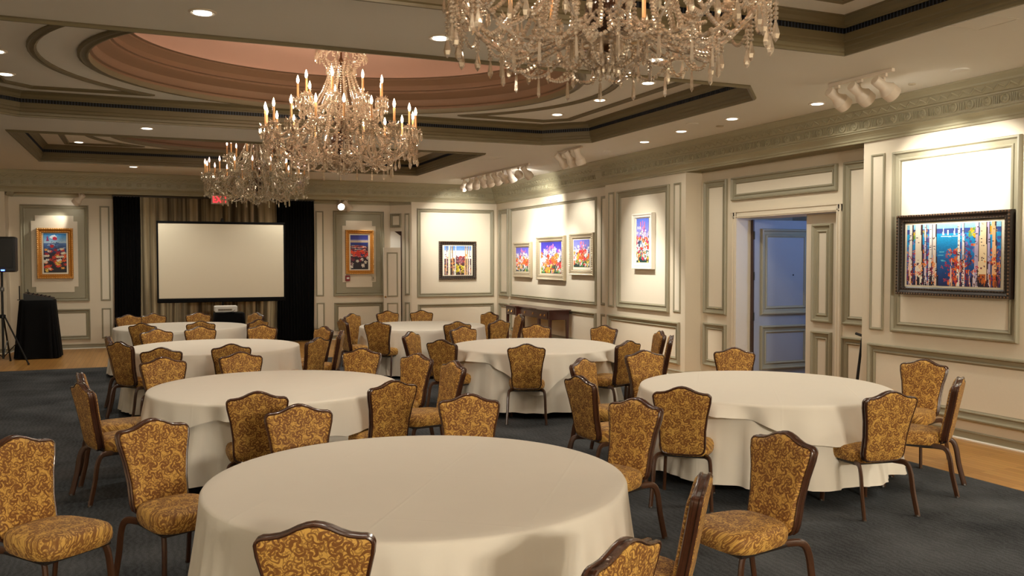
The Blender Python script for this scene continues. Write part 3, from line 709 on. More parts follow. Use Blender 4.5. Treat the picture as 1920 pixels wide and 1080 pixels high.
# ------------------------------------------------------------------ tables and linen
RT = 1.03; ZT = .762
tl = M().tube([(0, 0, .012), (.02, 0, .35), (.10, 0, .70)], .018, 6).mesh('leg', STEEL, 40)
def round_table(t, label):
    x, y = TC[t]; r = empty('round_table', (x, y, .007)); tag(r, label, 'table', 'round banquet tables')
    M().lathe([(0, .722), (RT-.035, .722), (RT-.02, .727), (RT-.012, .738), (RT-.014, .746), (RT-.03, .75), (0, .75)], 64).build('tabletop', TABW, r, 40)
    for k in range(4):
        a = pi/4+k*pi/2; ob('leg', tl, r, (.62*cos(a), .62*sin(a), 0), a)
def cloth(t, zhem, folds, seed, label, flare=.10, square=None, under=False, amp_=1.0):
    rnd = random.Random(seed); n = 240
    x, y = TC[t]; ph = [rnd.uniform(0, 2*pi) for _ in range(4)]
    amp = [rnd.uniform(.5, 1.2) for _ in range(folds)]
    dz = .006 if square else 0
    R0 = RT-.022 if under else RT
    def hang(th):
        if square is None: return ZT-zhem
        side, rot, cap = square; c_ = max(abs(cos(th-rot)), abs(sin(th-rot)))
        return max(.05, min(cap+.12*(side/c_-RT-cap), side/c_-RT) if side/c_-RT > cap else side/c_-RT)
    def wav(th, u):
        k = th/(2*pi)*folds; i = int(k) % folds; a0 = amp[i]*(1-(k % 1))+amp[(i+1) % folds]*(k % 1)
        s = sin(th*folds+ph[0]+.6*sin(3*th+ph[1]))
        f_ = (1-abs(s)**.7*1.6) if s < 0 else 1-.5*s
        return amp_*a0*(.026*f_+.010*sin((folds*2+1)*th+ph[2]))*u**1.1
    m = M(); rings = []
    rings += [[(x+r*cos(2*pi*j/n), y+r*sin(2*pi*j/n), ZT+dz+.0015*sin(5*2*pi*j/n+ph[3])*r) for j in range(n)] for r in (.05, .35, .65, .88, .97)]
    for e, h in ((.995, .001), (1.008, .006), (1.014, .016)):
        rings.append([(x+(R0*e+dz*1.2)*cos(2*pi*j/n), y+(R0*e+dz*1.2)*sin(2*pi*j/n), ZT+dz-h) for j in range(n)])
    K = 14
    for i in range(1, K+1):
        u = i/K; ring = []
        for j in range(n):
            th = 2*pi*j/n; H = hang(th)-.016; s = u*H
            fl = flare*(s/.7)**1.2 if square is None else .14*(s/.5)
            rr = R0*1.014+dz*1.2+fl*.6+wav(th, s/.7)-(.035*min(1, s/.12)*(1-.4*s/.7) if under else 0)
            if square is not None:   # corners pull into a fold
                side, rot, cap = square; q = ((th-rot) % (pi/2))/(pi/2)-.5
                rr += .09*u*math.exp(-((abs(q)-.5)/.07)**2)-.05*u*math.exp(-((abs(q)-.38)/.05)**2)+.012*u*sin(q*40)
            ring.append((x+rr*cos(th), y+rr*sin(th), ZT+dz-.016-s))
        rings.append(ring)
    m.loft(rings, True); b = len(m.v); m.v.append((x, y, ZT+dz)); m.f += [(b, (j+1) % n, j) for j in range(n)]
    o = m.build('tablecloth', CLOTH, None, 60); tag(o, label, 'tablecloth', 'white table linen'); return o
for t, lb in (('T1', 'round banquet table nearest the camera, under white cloth'), ('T2', 'round banquet table by the open doorway, under two cloths'), ('T3', 'round banquet table second in the left row, under two cloths'),
              ('T4', 'round banquet table in front of the mahogany console, under two cloths'), ('T5', 'round banquet table third in the left row, under white cloth'),
              ('T6', 'round banquet table just before the projection screen'), ('T7', 'round banquet table farthest along, below the square birch painting')): round_table(t, lb)
cloth('T1', .06, 26, 1, 'large white cloth over the nearest round table', .14, amp_=1.5)
cloth('T2', .14, 13, 2, 'long white under cloth hanging to the carpet at the doorway table', .12, under=True, amp_=2.7)
cloth('T2', 0, 17, 12, 'square white top cloth with pointed corners on the doorway table', square=(1.13, radians(-145), .27))
cloth('T3', .14, 13, 3, 'long white under cloth hanging to the carpet at second left table', .12, under=True, amp_=2.7)
cloth('T3', 0, 19, 13, 'square white top cloth with short scalloped hem on the second left table', square=(1.14, radians(-114), .25))
cloth('T4', .085, 13, 4, 'long white under cloth hanging to the carpet at console side table', .12, under=True, amp_=2.7)
cloth('T4', 0, 21, 14, 'square white top cloth with a sheer looking hem on the console side table', square=(1.14, radians(-112+45), .46))
cloth('T5', .05, 30, 5, 'long white cloth with many folds on the third left table', .12)
cloth('T6', .05, 30, 6, 'white cloth on the table just before the projection screen', .12)
cloth('T7', .05, 30, 7, 'white cloth on the farthest table below the square birch painting', .12)

# ------------------------------------------------------------------ paintings
class Paint:
    def __init__(s, w, h, base): s.w, s.h = w, h; s.p = [[base for _ in range(w)] for _ in range(h)]
    def grad(s, y0, y1, c0, c1, jit=.06, rnd=random):
        for y in range(max(0, int(y0*s.h)), min(s.h, int(y1*s.h)+1)):
            t = (y/s.h-y0)/(y1-y0+1e-9)
            for x in range(s.w):
                k = 1+rnd.uniform(-jit, jit); s.p[y][x] = tuple(max(0, min(255, (a+(b-a)*t)*k)) for a, b in zip(c0, c1))
    def poly(s, pts, c):
        pts = [(x*s.w, y*s.h) for x, y in pts]; y0 = max(0, int(min(p[1] for p in pts))); y1 = min(s.h-1, int(max(p[1] for p in pts))+1)
        for y in range(y0, y1+1):
            yc = y+.5; xs = []
            for i in range(len(pts)):
                (xa, ya), (xb, yb) = pts[i-1], pts[i]
                if (ya <= yc) != (yb <= yc): xs.append(xa+(yc-ya)/(yb-ya)*(xb-xa))
            xs.sort()
            for a, b in zip(xs[::2], xs[1::2]):
                for x in range(max(0, int(a+.5)), min(s.w, int(b+.5))): s.p[y][x] = c
    def blob(s, cx, cyy, r, c, rnd, n=9, asp=1): s.poly([(cx+r*rnd.uniform(.6, 1.2)*cos(2*pi*i/n), cyy+asp*r*rnd.uniform(.6, 1.2)*sin(2*pi*i/n)) for i in range(n)], c)
    def stroke(s, x0, y0, x1, y1, w0, w1, c):
        dx, dy = x1-x0, y1-y0; l = hypot(dx, dy)+1e-9; nx, ny = -dy/l, dx/l
        s.poly([(x0+nx*w0, y0+ny*w0), (x1+nx*w1, y1+ny*w1), (x1-nx*w1, y1-ny*w1), (x0-nx*w0, y0-ny*w0)], c)
    def flower(s, x, y, r, c, rnd, asp=1, n=5):
        a0 = rnd.uniform(0, 6)
        for k in range(n):
            a = a0+2*pi*k/n+rnd.uniform(-.2, .2); ex, ey = x+r*cos(a), y+asp*r*sin(a); px, py = -sin(a)*r*.28, cos(a)*r*.28*asp
            mx, my = x+.55*r*cos(a), y+asp*.55*r*sin(a); s.poly([(x, y), (mx+px, my+py), (ex, ey), (mx-px, my-py)], c)
    def mesh(s, name, fn, u0, u1, v0, v1, h, flip):
        W, H = s.w, s.h; v = [fn((u1-(u1-u0)*i/W) if flip else (u0+(u1-u0)*i/W), v1-(v1-v0)*j/H, h) for j in range(H+1) for i in range(W+1)]
        fc = [(j*(W+1)+i, (j+1)*(W+1)+i, (j+1)*(W+1)+i+1, j*(W+1)+i+1) for j in range(H) for i in range(W)]
        me = bpy.data.meshes.new(name); me.from_pydata(v, [], fc); me.materials.append(PRINT)
        at = me.color_attributes.new('paint', 'FLOAT_COLOR', 'CORNER'); buf = []
        for j in range(H):
            for i in range(W):
                c = (*s2l(s.p[j][i]), 1); buf.extend(c*4)
        at.data.foreach_set('color', buf); return me
def birch(W, H, seed, lake):
    r = random.Random(seed); p = Paint(W, H, (40, 60, 110)); A = W/H
    if lake:
        p.grad(0, .09, (150, 205, 225), (120, 190, 225)); p.grad(.09, .16, (50, 70, 140), (60, 90, 160)); p.grad(.16, .55, (20, 160, 215), (15, 120, 200)); p.grad(.55, 1, (15, 110, 190), (25, 35, 90))
        for x in (.40, .45, .52): p.poly([(x, .19), (x+.012, .06), (x+.024, .19)], (235, 240, 245)); p.stroke(x-.01, .20, x+.05, .205, .006, .004, (200, 225, 240))
        for _ in range(14): x = r.uniform(.33, .6); y = r.uniform(.2, .6); p.stroke(x, y, x+r.uniform(.03, .1), y+.004, .003, .002, (110, 205, 235))
        for _ in range(170):
            side = r.random(); x = r.uniform(0, .33) if side < .45 else r.uniform(.58, 1); y = r.uniform(.18, 1)
            p.blob(x, y, r.uniform(.012, .03), r.choice([(60, 70, 140), (85, 80, 150), (40, 40, 90), (70, 90, 170), (140, 120, 190)]), r, asp=A*.8)
    else:
        p.grad(0, .16, (90, 140, 215), (130, 175, 235)); p.grad(.16, .45, (225, 232, 245), (240, 240, 245)); p.grad(.45, 1, (90, 60, 70), (50, 40, 30))
        for _ in range(60): p.blob(r.uniform(.42, .75), r.uniform(.36, .62), r.uniform(.02, .045), r.choice([(150, 60, 70), (190, 80, 70), (110, 60, 80), (170, 110, 120)]), r, asp=A)
        for _ in range(80): p.blob(r.uniform(.35, .8), r.uniform(.64, .93), r.uniform(.015, .04), r.choice([(225, 200, 40), (190, 170, 30), (120, 120, 30), (240, 220, 90)]), r, asp=A)
        for _ in range(90):
            x = r.uniform(0, .4) if r.random() < .6 else r.uniform(.75, 1); p.blob(x, r.uniform(.3, 1), r.uniform(.015, .035), r.choice([(190, 110, 60), (90, 60, 60), (210, 140, 60), (130, 100, 140), (60, 40, 40)]), r, asp=A)
    leaf = [(225, 70, 35), (240, 120, 40), (190, 40, 60), (165, 35, 90), (245, 150, 50), (120, 30, 50)]
    if lake:
        for _ in range(240):
            q = r.random()
            if q < .4: x = r.uniform(0, .32); y = r.uniform(.42, .98)
            elif q < .7: x = r.gauss(.53, .05); y = r.uniform(.42, .98); x += (y-.6)*-.05
            else: x = r.uniform(.58, 1); y = r.uniform(.32, .95)
            p.flower(x, y, r.uniform(.012, .026), r.choice(leaf if q > .4 else leaf+[(175, 40, 110), (150, 30, 60)]), r, A, 4)
        for _ in range(34): p.flower(r.choice([.09, .2, .70, .72, .92])+r.uniform(-.03, .03), r.uniform(.04, .22), .022, r.choice([(235, 190, 40), (245, 160, 30), (120, 160, 60)]), r, A, 5)
        trunks = [(.035, .022, (235, 230, 225)), (.145, .042, (240, 230, 210)), (.215, .012, (225, 215, 225)), (.265, .018, (240, 235, 230)), (.32, .024, (240, 230, 220)), (.575, .013, (245, 240, 230)), (.63, .014, (240, 235, 235)), (.755, .02, (190, 175, 205)), (.82, .044, (245, 222, 180)), (.895, .014, (190, 180, 215)), (.945, .022, (240, 190, 140))]
    else:
        trunks = [(.07, .014, (220, 190, 160)), (.18, .045, (240, 226, 200)), (.30, .018, (230, 180, 120)), (.40, .022, (240, 232, 222)), (.79, .018, (220, 170, 110)), (.85, .022, (235, 205, 165)), (.93, .02, (240, 232, 226))]
    for x, wd, c in trunks:
        dx = r.uniform(-.02, .02); p.stroke(x+dx+wd*.6, -.02, x+wd*.6, 1.02, wd*.6, wd*.7, (60, 40, 45)); p.stroke(x+dx, -.02, x, 1.02, wd*.7, wd, c)
        for _ in range(9): y = r.uniform(.02, .95); xx = x+dx*(1-y)+r.uniform(-wd, wd)*.5; p.stroke(xx-.006, y, xx+.008, y+.008, .007, .003, r.choice([(60, 45, 40), (120, 90, 70), (40, 30, 30)]))
        if lake and x > .8: p.stroke(x, .8, x, 1.0, wd*.8, wd*.9, (190, 100, 40))
    if lake:
        for _ in range(150):
            x = r.choice([r.uniform(0, .34), r.gauss(.56, .05), r.uniform(.62, 1)]); y = r.triangular(.45, 1.0, .85)
            p.flower(x, y, r.uniform(.010, .024), r.choice(leaf+[(90, 25, 45), (60, 30, 60), (40, 25, 40)]), r, A, 4)
        for _ in range(70): x = r.choice([r.uniform(0, .36), r.uniform(.5, 1)]); p.stroke(x, 1.0, x+r.uniform(-.02, .02), r.uniform(.78, .95), .006, .002, (30, 20, 40))
    for _ in range(30):
        x = r.uniform(0, 1)
        if .36 < x < .5: continue
        y = r.uniform(.5, .8); p.stroke(x, y, x+r.uniform(-.03, .03), 1.0, .003, .005, r.choice([(230, 210, 210), (90, 40, 60), (240, 180, 140)]))
    return p
def flowers(W, H, seed, sky, kind):
    r = random.Random(seed); A = W/H; p = Paint(W, H, sky[1])
    if kind == 'field':
        p.grad(0, .14, (40, 45, 130), (70, 80, 170)); p.grad(.14, .22, (180, 170, 190), (235, 205, 140)); p.grad(.22, .34, (40, 60, 150), (30, 40, 90)); p.grad(.34, 1, (60, 30, 50), (25, 15, 25))
        for _ in range(70): y = r.uniform(.3, .62); p.stroke(r.random(), y, r.random()*.1+r.random(), y+.02, .008, .004, r.choice([(230, 225, 220), (200, 60, 50), (60, 40, 90), (230, 120, 90), (40, 60, 140)]))
        for _ in range(26): p.flower(r.random(), r.uniform(.46, .62), .10, r.choice([(225, 60, 35), (240, 85, 40), (205, 40, 40)]), r, A, 5)
        for _ in range(12): p.flower(r.random(), r.uniform(.66, .95), .11, r.choice([(235, 225, 215), (230, 220, 200), (150, 30, 50), (120, 30, 60)]), r, A, 5)
    elif kind == 'pond':
        p.grad(0, .25, (40, 130, 205), (190, 215, 235)); p.grad(.25, .5, (80, 120, 180), (30, 50, 100)); p.grad(.5, 1, (50, 40, 60), (18, 18, 26))
        p.blob(.45, .10, .2, (225, 235, 245), r, asp=A*.6)
        p.poly([(.12, .2), (.17, .04), (.24, .2)], (150, 40, 110)); p.blob(.5, .13, .13, (200, 35, 70), r, asp=A*.7); p.blob(.35, .32, .10, (195, 35, 40), r, asp=A)
        for _ in range(40): y = r.uniform(.22, .5); x = r.random(); p.stroke(x, y, x+.14, y+.008, .006, .003, r.choice([(200, 220, 240), (40, 70, 140), (90, 130, 190), (20, 30, 70)]))
        for _ in range(30): p.flower(r.random(), r.uniform(.42, .92), .12, r.choice([(215, 50, 30), (235, 95, 35), (180, 30, 45), (200, 60, 40)]), r, A*.7, 6)
        for _ in range(24): p.flower(r.random(), r.uniform(.40, .98), .11, r.choice([(245, 205, 90), (240, 235, 225), (245, 170, 60), (235, 225, 200)]), r, A*.6, 6)
    else:
        p.grad(0, .45, sky[0], sky[1]); p.grad(.45, 1, (80, 70, 120), (30, 60, 50))
        for _ in range(16): x = r.gauss(.55, .12); y = r.uniform(.04, .3); p.stroke(x, y, x+r.uniform(-.04, .04), y+r.uniform(.06, .14), .02, .03, r.choice([(235, 110, 190), (250, 140, 170), (205, 110, 215), (245, 120, 130)]))
        for _ in range(60): x = r.random(); y = r.uniform(.3, .9); p.stroke(x, y, x+r.uniform(-.08, .08), y-.1, .012, .004, r.choice([(60, 120, 70), (50, 70, 140), (150, 190, 225), (120, 90, 180), (40, 40, 70)]))
        for _ in range(110): p.flower(r.random(), r.triangular(.18, .98, .6), r.uniform(.05, .10), r.choice([(250, 248, 245), (250, 248, 245), (245, 240, 255), (225, 215, 240)]), r, A, 5)
        for _ in range(34): p.flower(r.random(), r.uniform(.42, .92), r.uniform(.07, .12), r.choice([(235, 55, 40), (250, 110, 40), (245, 140, 40), (225, 40, 80), (250, 180, 60)]), r, A, 6)
        for _ in range(60): y = r.uniform(.3, .98); x = r.random(); p.stroke(x, y, x+r.uniform(-.05, .05), y-.06, .012, .004, r.choice([(30, 60, 70), (40, 50, 110), (50, 110, 60), (30, 30, 50), (70, 40, 90)]))
        for _ in range(30): p.flower(r.random(), r.uniform(.75, .99), r.uniform(.04, .08), r.choice([(90, 170, 80), (240, 225, 90), (50, 130, 90), (30, 50, 60), (235, 235, 240)]), r, A, 5)
    return p
def painting(name, f, u0, u1, v0, v1, iu0, iu1, iv0, iv1, depth, fm, rm, lm, art, label, studs, flip, group=None, inner=None, cu=None):
    """frame swept round the opening, bead studs on it, pale liner and a painted canvas"""
    o = empty(name, f((u0+u1)/2, v0, 0)); tag(o, label, 'painting', group)
    base = Vector(o.location); g = lambda u, v, h: Vector(f(u, v, h))-base
    L = rect(u0, u1, v0, v1); b = min(iu0-u0, iv0-v0)
    fw = inner or b*.72
    sweep_loop(L, [(0, .004), (0, depth*.8), (.06*fw, depth), (.30*fw, depth), (.36*fw, depth*.85), (.62*fw, depth*.72), (.68*fw, depth*.8), (.80*fw, depth*.8), (.86*fw, depth*.6), (fw, depth*.5), (fw, .01)], g).build('frame', fm, o)
    I = inset(L, fw)
    sweep_loop(I, [(0, depth*.42), (0, depth*.5), (.006, depth*.5), (.02, depth*.36), (.02, .01)], g)
    q = M(); q.loft([[g(u, v, .006) for u, v in I], [g(u, v, depth*.4) for u, v in I], [g(u, v, depth*.4) for u, v in inset(I, .02)]], True, True); q.build('liner', lm, o)
    me = art.mesh('canvas', g, iu0, iu1, iv0, iv1, depth*.4+.006, flip)
    c_ = ob('canvas', me, o)
    if studs:
        q = M()
        for (a, e, fixed, vert) in ((u0, u1, v0, 0), (u0, u1, v1, 0), (v0, v1, u0, 1), (v0, v1, u1, 1)):
            sgn = 1 if fixed in (v0, u0) else -1; k = int((e-a)/studs)
            for pos, sz in ((.17, .42), (.74, .26)):
                for i in range(k):
                    t = a+(e-a)*(i+.5)/k
                    if t < a+fw*pos or t > e-fw*pos: continue
                    s_ = fixed+sgn*fw*pos; u, v = (s_, t) if vert else (t, s_)
                    h = depth*(.98 if pos < .5 else .78); rr = studs*sz
                    q.add([g(u-rr, v, h), g(u, v-rr, h), g(u+rr, v, h), g(u, v+rr, h), g(u, v, h+rr*.8)], [(0, 1, 4), (1, 2, 4), (2, 3, 4), (3, 0, 4)])
        tag(q.build('frame_ornament', rm, o), kind='stuff')
    return o
fN = fR(XB-.022)
painting('framed_painting', fN, 5.905, 7.29, 1.467, 2.335, 6.03, 7.17, 1.575, 2.225, .075, ESPR, ESPRL, LINER, birch(132, 76, 3, True), 'large painting of birches before a blue lake in an ornate dark frame', .034, True, inner=.088)
fN = fR(XB-.006)
painting('framed_painting', fN, 12.38, 13.02, 1.695, 2.63, 12.53, 12.92, 1.81, 2.545, .08, WHITEF, WHITEF, LINER, flowers(36, 68, 5, ((90, 120, 225), (170, 150, 225)), 'vase'), 'tall narrow flower painting in a plain white frame on the middle bay', 0, True, inner=.08)
fN = fR(XF-.006)
painting('framed_painting', fN, 17.66, 18.64, 1.458, 2.25, 17.83, 18.52, 1.595, 2.14, .07, SILV, SILVL, LINER, flowers(48, 52, 6, ((90, 90, 215), (150, 140, 225)), 'vase'), 'small flower painting in a silver frame, leftmost of the three in a row', .04, True, inner=.12)
painting('framed_painting', fN, 15.98, 17.34, 1.426, 2.348, 16.152, 17.15, 1.57, 2.232, .075, SILV, SILVL, LINER, flowers(72, 60, 8, ((45, 45, 170), (110, 90, 210)), 'vase'), 'widest flower painting in a silver frame, middle of the three in a row', .04, True, inner=.12)
painting('framed_painting', fN, 14.74, 15.74, 1.547, 2.374, 14.925, 15.595, 1.713, 2.244, .07, SILV, SILVL, LINER, flowers(48, 46, 9, ((120, 125, 230), (160, 165, 235)), 'vase'), 'flower painting in a silver frame, rightmost of the three in a row', .04, True, inner=.11)
fN = fB(YB-.006)
painting('framed_painting', fN, 6.414, 7.349, 1.386, 2.296, 6.546, 7.226, 1.494, 2.185, .06, ESPR, ESPRL, LINER, birch(64, 64, 11, False), 'square birch wood painting in a dark beaded frame on the back wall', .05, False, inner=.09)
fN = fB(YA-.022)
painting('framed_painting', fN, 4.296, 4.965, 1.522, 2.555, 4.412, 4.83, 1.635, 2.434, .07, GOLDF, GOLDI, LINER, flowers(42, 80, 12, ((0, 0, 0), (0, 0, 0)), 'field'), 'tall red flower field painting in a gilt frame, right of the curtains', .04, False, inner=.09)
painting('framed_painting', fN, -2.054, -1.384, 1.474, 2.515, -1.93, -1.51, 1.60, 2.41, .07, GOLDF, GOLDI, LINER, flowers(42, 80, 13, ((0, 0, 0), (0, 0, 0)), 'pond'), 'tall red pond flower painting in a gilt frame, left of the curtains', .04, False, inner=.095)
o = empty('fire_alarm', (4.345, YA-.022, 1.36)); tag(o, 'small red fire alarm box under the left corner of a gilt frame', 'alarm')
M().bbox(-.055, .055, -.045, 0, 0, .135, .008).build('housing', REDPL, o); M().bbox(-.03, .03, -.055, -.045, .05, .09, .003).build('pull_bar', WHITEPL, o)
o = empty('wall_thermostat', (4.95, YA-.022, 1.37)); tag(o, 'beige wall plate under the right corner of a gilt frame', 'wall plate')
M().bbox(-.035, .035, -.02, 0, 0, .115, .005).build('plate', BEIGEPL, o); M().bbox(-.008, .008, -.032, -.02, .045, .07, .003).build('toggle', BLKPL, o)

# ------------------------------------------------------------------ track lights
bell = [(0, -.115), (.036, -.115), (.040, -.108), (.040, -.02), (.044, -.012), (.060, .02), (.068, .03), (.068, .098), (.064, .10), (.058, .06), (.0, .055)]
BELL = M().lathe(bell, 16).mesh('lamp_head', WHITEP, 35)
GLOW = M().lathe([(0, .064), (.052, .064), (.052, .068), (0, .07)], 12).mesh('lamp_lens', SPOTGLOW)
BELL_S = 1.22
STM = M().tube([(0, 0, 0), (0, 0, -.10)], .009, 6); STM.bbox(-.014, .014, -.03, .03, -.035, 0, .004); STM = STM.mesh('swivel_stem', WHITEP)
HL = .10
def track(label, p0, p1, aims, group, z=ZC, E=E_SPOT, ts=None, ang=50):
    a = Vector((*p0, z)); b = Vector((*p1, z)); r = empty('track_light', a); tag(r, label, 'track light', group)
    d = b-a; n = Vector((-d.y, d.x, 0)).normalized()*.018
    M().loft([[n-Vector((0, 0, .03)), n, -n, -n-Vector((0, 0, .03))], [d+n-Vector((0, 0, .03)), d+n, d-n, d-n-Vector((0, 0, .03))]], True, True).build('track_rail', WHITEP, r)
    for i, (tgt, k) in enumerate(aims):
        t = ts[i] if ts else (i+.35)/(len(aims)-.3)
        p = a+d*t-Vector((0, 0, .03)); st = ob('swivel_stem', STM, r); st.location = p-a
        piv = p-Vector((0, 0, HL+.03)); dr = (Vector(tgt)-piv).normalized()
        h = ob('lamp_head', BELL, r); h.scale = (BELL_S,)*3; h.location = piv-a+dr*.01; h.rotation_euler = dr.to_track_quat('Z', 'Y').to_euler()
        g = ob('lamp_lens', GLOW if k > 0 else bpy.data.meshes.get('off_lens') or M().lathe([(0, .064), (.052, .064), (.052, .068), (0, .07)], 12).mesh('off_lens', WHITEP), h)
        if k > 0: lamp('track_lamp', 'SPOT', piv+dr*.135, E*k, SPOTC, .03, tgt, ang, .75)
    return r
TG = 'white ceiling track lights'
track('three white spotlights on a track above the large birch lake painting', (6.43, 7.0), (6.43, 6.18), [((7.72, 6.95, 2.75), 1.0), ((7.72, 6.62, 2.75), 1.9), ((7.72, 6.2, 2.72), 1.2)], TG)
aims = [((6.85, 19.8, 2.55), 1.1), ((6.6, 19.8, 2.1), .5), ((7.3, 19.8, 1.2), .4), ((7.88, 18.2, 2.3), .6), ((7.88, 18.0, 1.0), 1.1), ((7.88, 17.0, 2.3), .6), ((7.88, 16.8, 2.7), 1.2), ((7.88, 16.0, 1.1), 1.2), ((7.75, 17.3, 3.25), .8), ((7.88, 15.3, 2.2), .8)]
track('long track of ten white spotlights before the three silver frames', (6.40, 18.1), (6.52, 14.75), aims, TG, ang=66)
track('three white spotlights on a short track near the bend of the cornice', (6.27, 13.0), (6.29, 12.2), [((7.74, 12.75, 2.1), .55), ((7.74, 12.6, 1.5), .6), ((7.74, 12.5, .4), 1.5)], TG, ang=58)
track('single white spotlight above the gilt painting left of the curtains', (-1.42, 19.98), (-1.05, 19.98), [((-1.85, YA, 2.5), .22)], TG, 3.262, ts=[.5])
track('pair of white spotlights above the gilt painting right of the curtains', (4.02, 19.98), (4.38, 19.98), [((4.2, 17.5, 2.2), .04), ((5.3, 20.2, 1.9), .22)], TG, 3.262, ts=[.25, .7])

# ------------------------------------------------------------------ recessed can lights
RING = M().lathe([(.098, .0), (.098, -.006), (.085, -.010), (.074, -.004), (.074, .004)], 24, cap=False).mesh('trim_ring', WHITEP, 35)
CONE = M().lathe([(.075, .0), (.066, .03), (.052, .075), (.04, .085)], 24, cap=False).mesh('reflector', REFL, 40)
DISC = M().lathe([(.0, .078), (.042, .078), (.042, .083), (0, .084)], 16).mesh('lamp_face', CANGLOW)
def can(x, y, z, k, label, ang=150):
    r = empty('recessed_downlight', (x, y, z)); tag(r, label, 'downlight', 'recessed ceiling downlights')
    ob('trim_ring', RING, r); c_ = ob('reflector', CONE, r, (0, 0, -.002)); d_ = ob('lamp_face', DISC, r, (0, 0, -.09)); c_.scale = (1, 1, .05); d_.scale = (1.55, 1.55, 1)
    lamp('downlight_lamp', 'SPOT', (x, y, z-.03), E_CAN*k, CANC, .05, (x, y, 0), ang, .7)
can(.40, 6.70, ZC, 1, 'recessed downlight at the top left, before the middle coffer')
can(2.2, 6.73, ZC, 1, 'recessed downlight beside the near chandelier')
can(4.2, 6.73, ZC, .8, 'recessed downlight hidden behind the near chandelier drops')
can(-1.39, 11.07, ZI, .5, 'recessed downlight in the left corner of the middle coffer')
can(-1.32, 9.9, ZI, .3, 'recessed downlight at the left frame edge in the middle coffer')
can(.04, 12.81, ZC, 2, 'recessed downlight between the middle and far coffers')
can(3.6, 12.95, ZC, 2, 'recessed downlight between coffers, behind the lit chandelier')
can(-.19, 18.15, ZC, 2.2, 'recessed downlight before the left half of screen alcove')
can(2.9, 18.2, ZC, 2.0, 'recessed downlight before the right half of screen alcove')
can(6.84, 9.15, ZC, .9, 'recessed downlight near the doorway, first of three in line')
can(6.85, 10.30, ZC, .7, 'recessed downlight near the doorway, second of three in line')
can(6.95, 11.43, ZC, .4, 'recessed downlight near the doorway, third of three in line')
can(7.08, 7.9, ZC, .9, 'recessed downlight beside the near track light')
can(5.37, 11.17, ZI, .35, 'recessed downlight in the middle coffer, by its chamfered corner')
can(5.39, 9.96, ZI, .35, 'recessed downlight in the middle coffer, halfway along its right side')
can(5.39, 8.79, ZI, .35, 'recessed downlight in the middle coffer, at its near right end')
can(-1.04, 16.92, ZI, .4, 'recessed downlight in the left corner of the far coffer')
for y in (4.0, 2.8, 1.6): lamp('wall_fill_spot', 'SPOT', (7.05, y, ZC-.03), E_CAN*1.2, CANC, .06, (7.05, y, 0), 150, .7)  # unseen spots added to brighten the lower right wall and doorway table
for x, y in ((-2.6, 1.5), (-2.8, 5.2), (6.4, 2.2), (-1.5, -2.5), (5.0, -2.5)): lamp('room_fill_spot', 'SPOT', (x, y, ZC-.03), E_CAN*1.1, CANC, .10, (x, y, 0), 155, .6)  # unseen spots added outside the view as general fill
for i in range(9):   # two unseen rings of fill lamps, added behind the viewpoint
    a = 2*pi*i/9
    lamp('rear_fill_lamp', 'POINT', (2.2+.82*cos(a), -1.85+.82*sin(a), 3.45), E_REAR*.05, (1, .92, .78), .07)
    lamp('rear_fill_lamp', 'POINT', (2.2+.82*cos(a), -7.65+.82*sin(a), 3.45), E_REAR, (1, .92, .78), .07)
# detectors and hatches
for x, y, rr, lb in ((6.62, 9.70, .085, 'round flush ceiling plate nearer the middle coffer'), (7.07, 9.72, .05, 'small round ceiling plate nearer the cornice'), (7.07, 6.0, .085, 'round flush speaker plate above the large birch painting'), (7.18, 6.66, .035, 'small dark sprinkler plate above the large birch painting'), (6.98, 12.64, .06, 'round sprinkler plate by the short track light')):
    o = M().lathe([(0, 0), (rr, 0), (rr, -.008), (rr*.9, -.012), (rr*.5, -.012), (0, -.014)], 20, (x, y, ZC)).build('ceiling_plate', CEIL if rr > .05 else BEIGEPL, None, 30); tag(o, lb, 'ceiling plate', 'round ceiling plates')
for x0, x1, y0, y1, lb in ((5.64, 5.97, 4.58, 4.90, 'square access hatch in the ceiling at upper right'), (5.36, 5.72, 14.12, 14.5, 'square access hatch in the ceiling by the far coffer')):
    o = empty('access_hatch', (x0, y0, ZC)); tag(o, lb, 'hatch', 'ceiling access hatches')
    sweep_loop(rect(0, x1-x0, 0, y1-y0), [(-.015, 0), (-.015, -.005), (0, -.006), (.004, -.002)], ID).build('hatch_frame', CEIL, o); M().bbox(.004, x1-x0-.004, .004, y1-y0-.004, -.003, .01, .001).build('hatch_panel', CEIL, o)

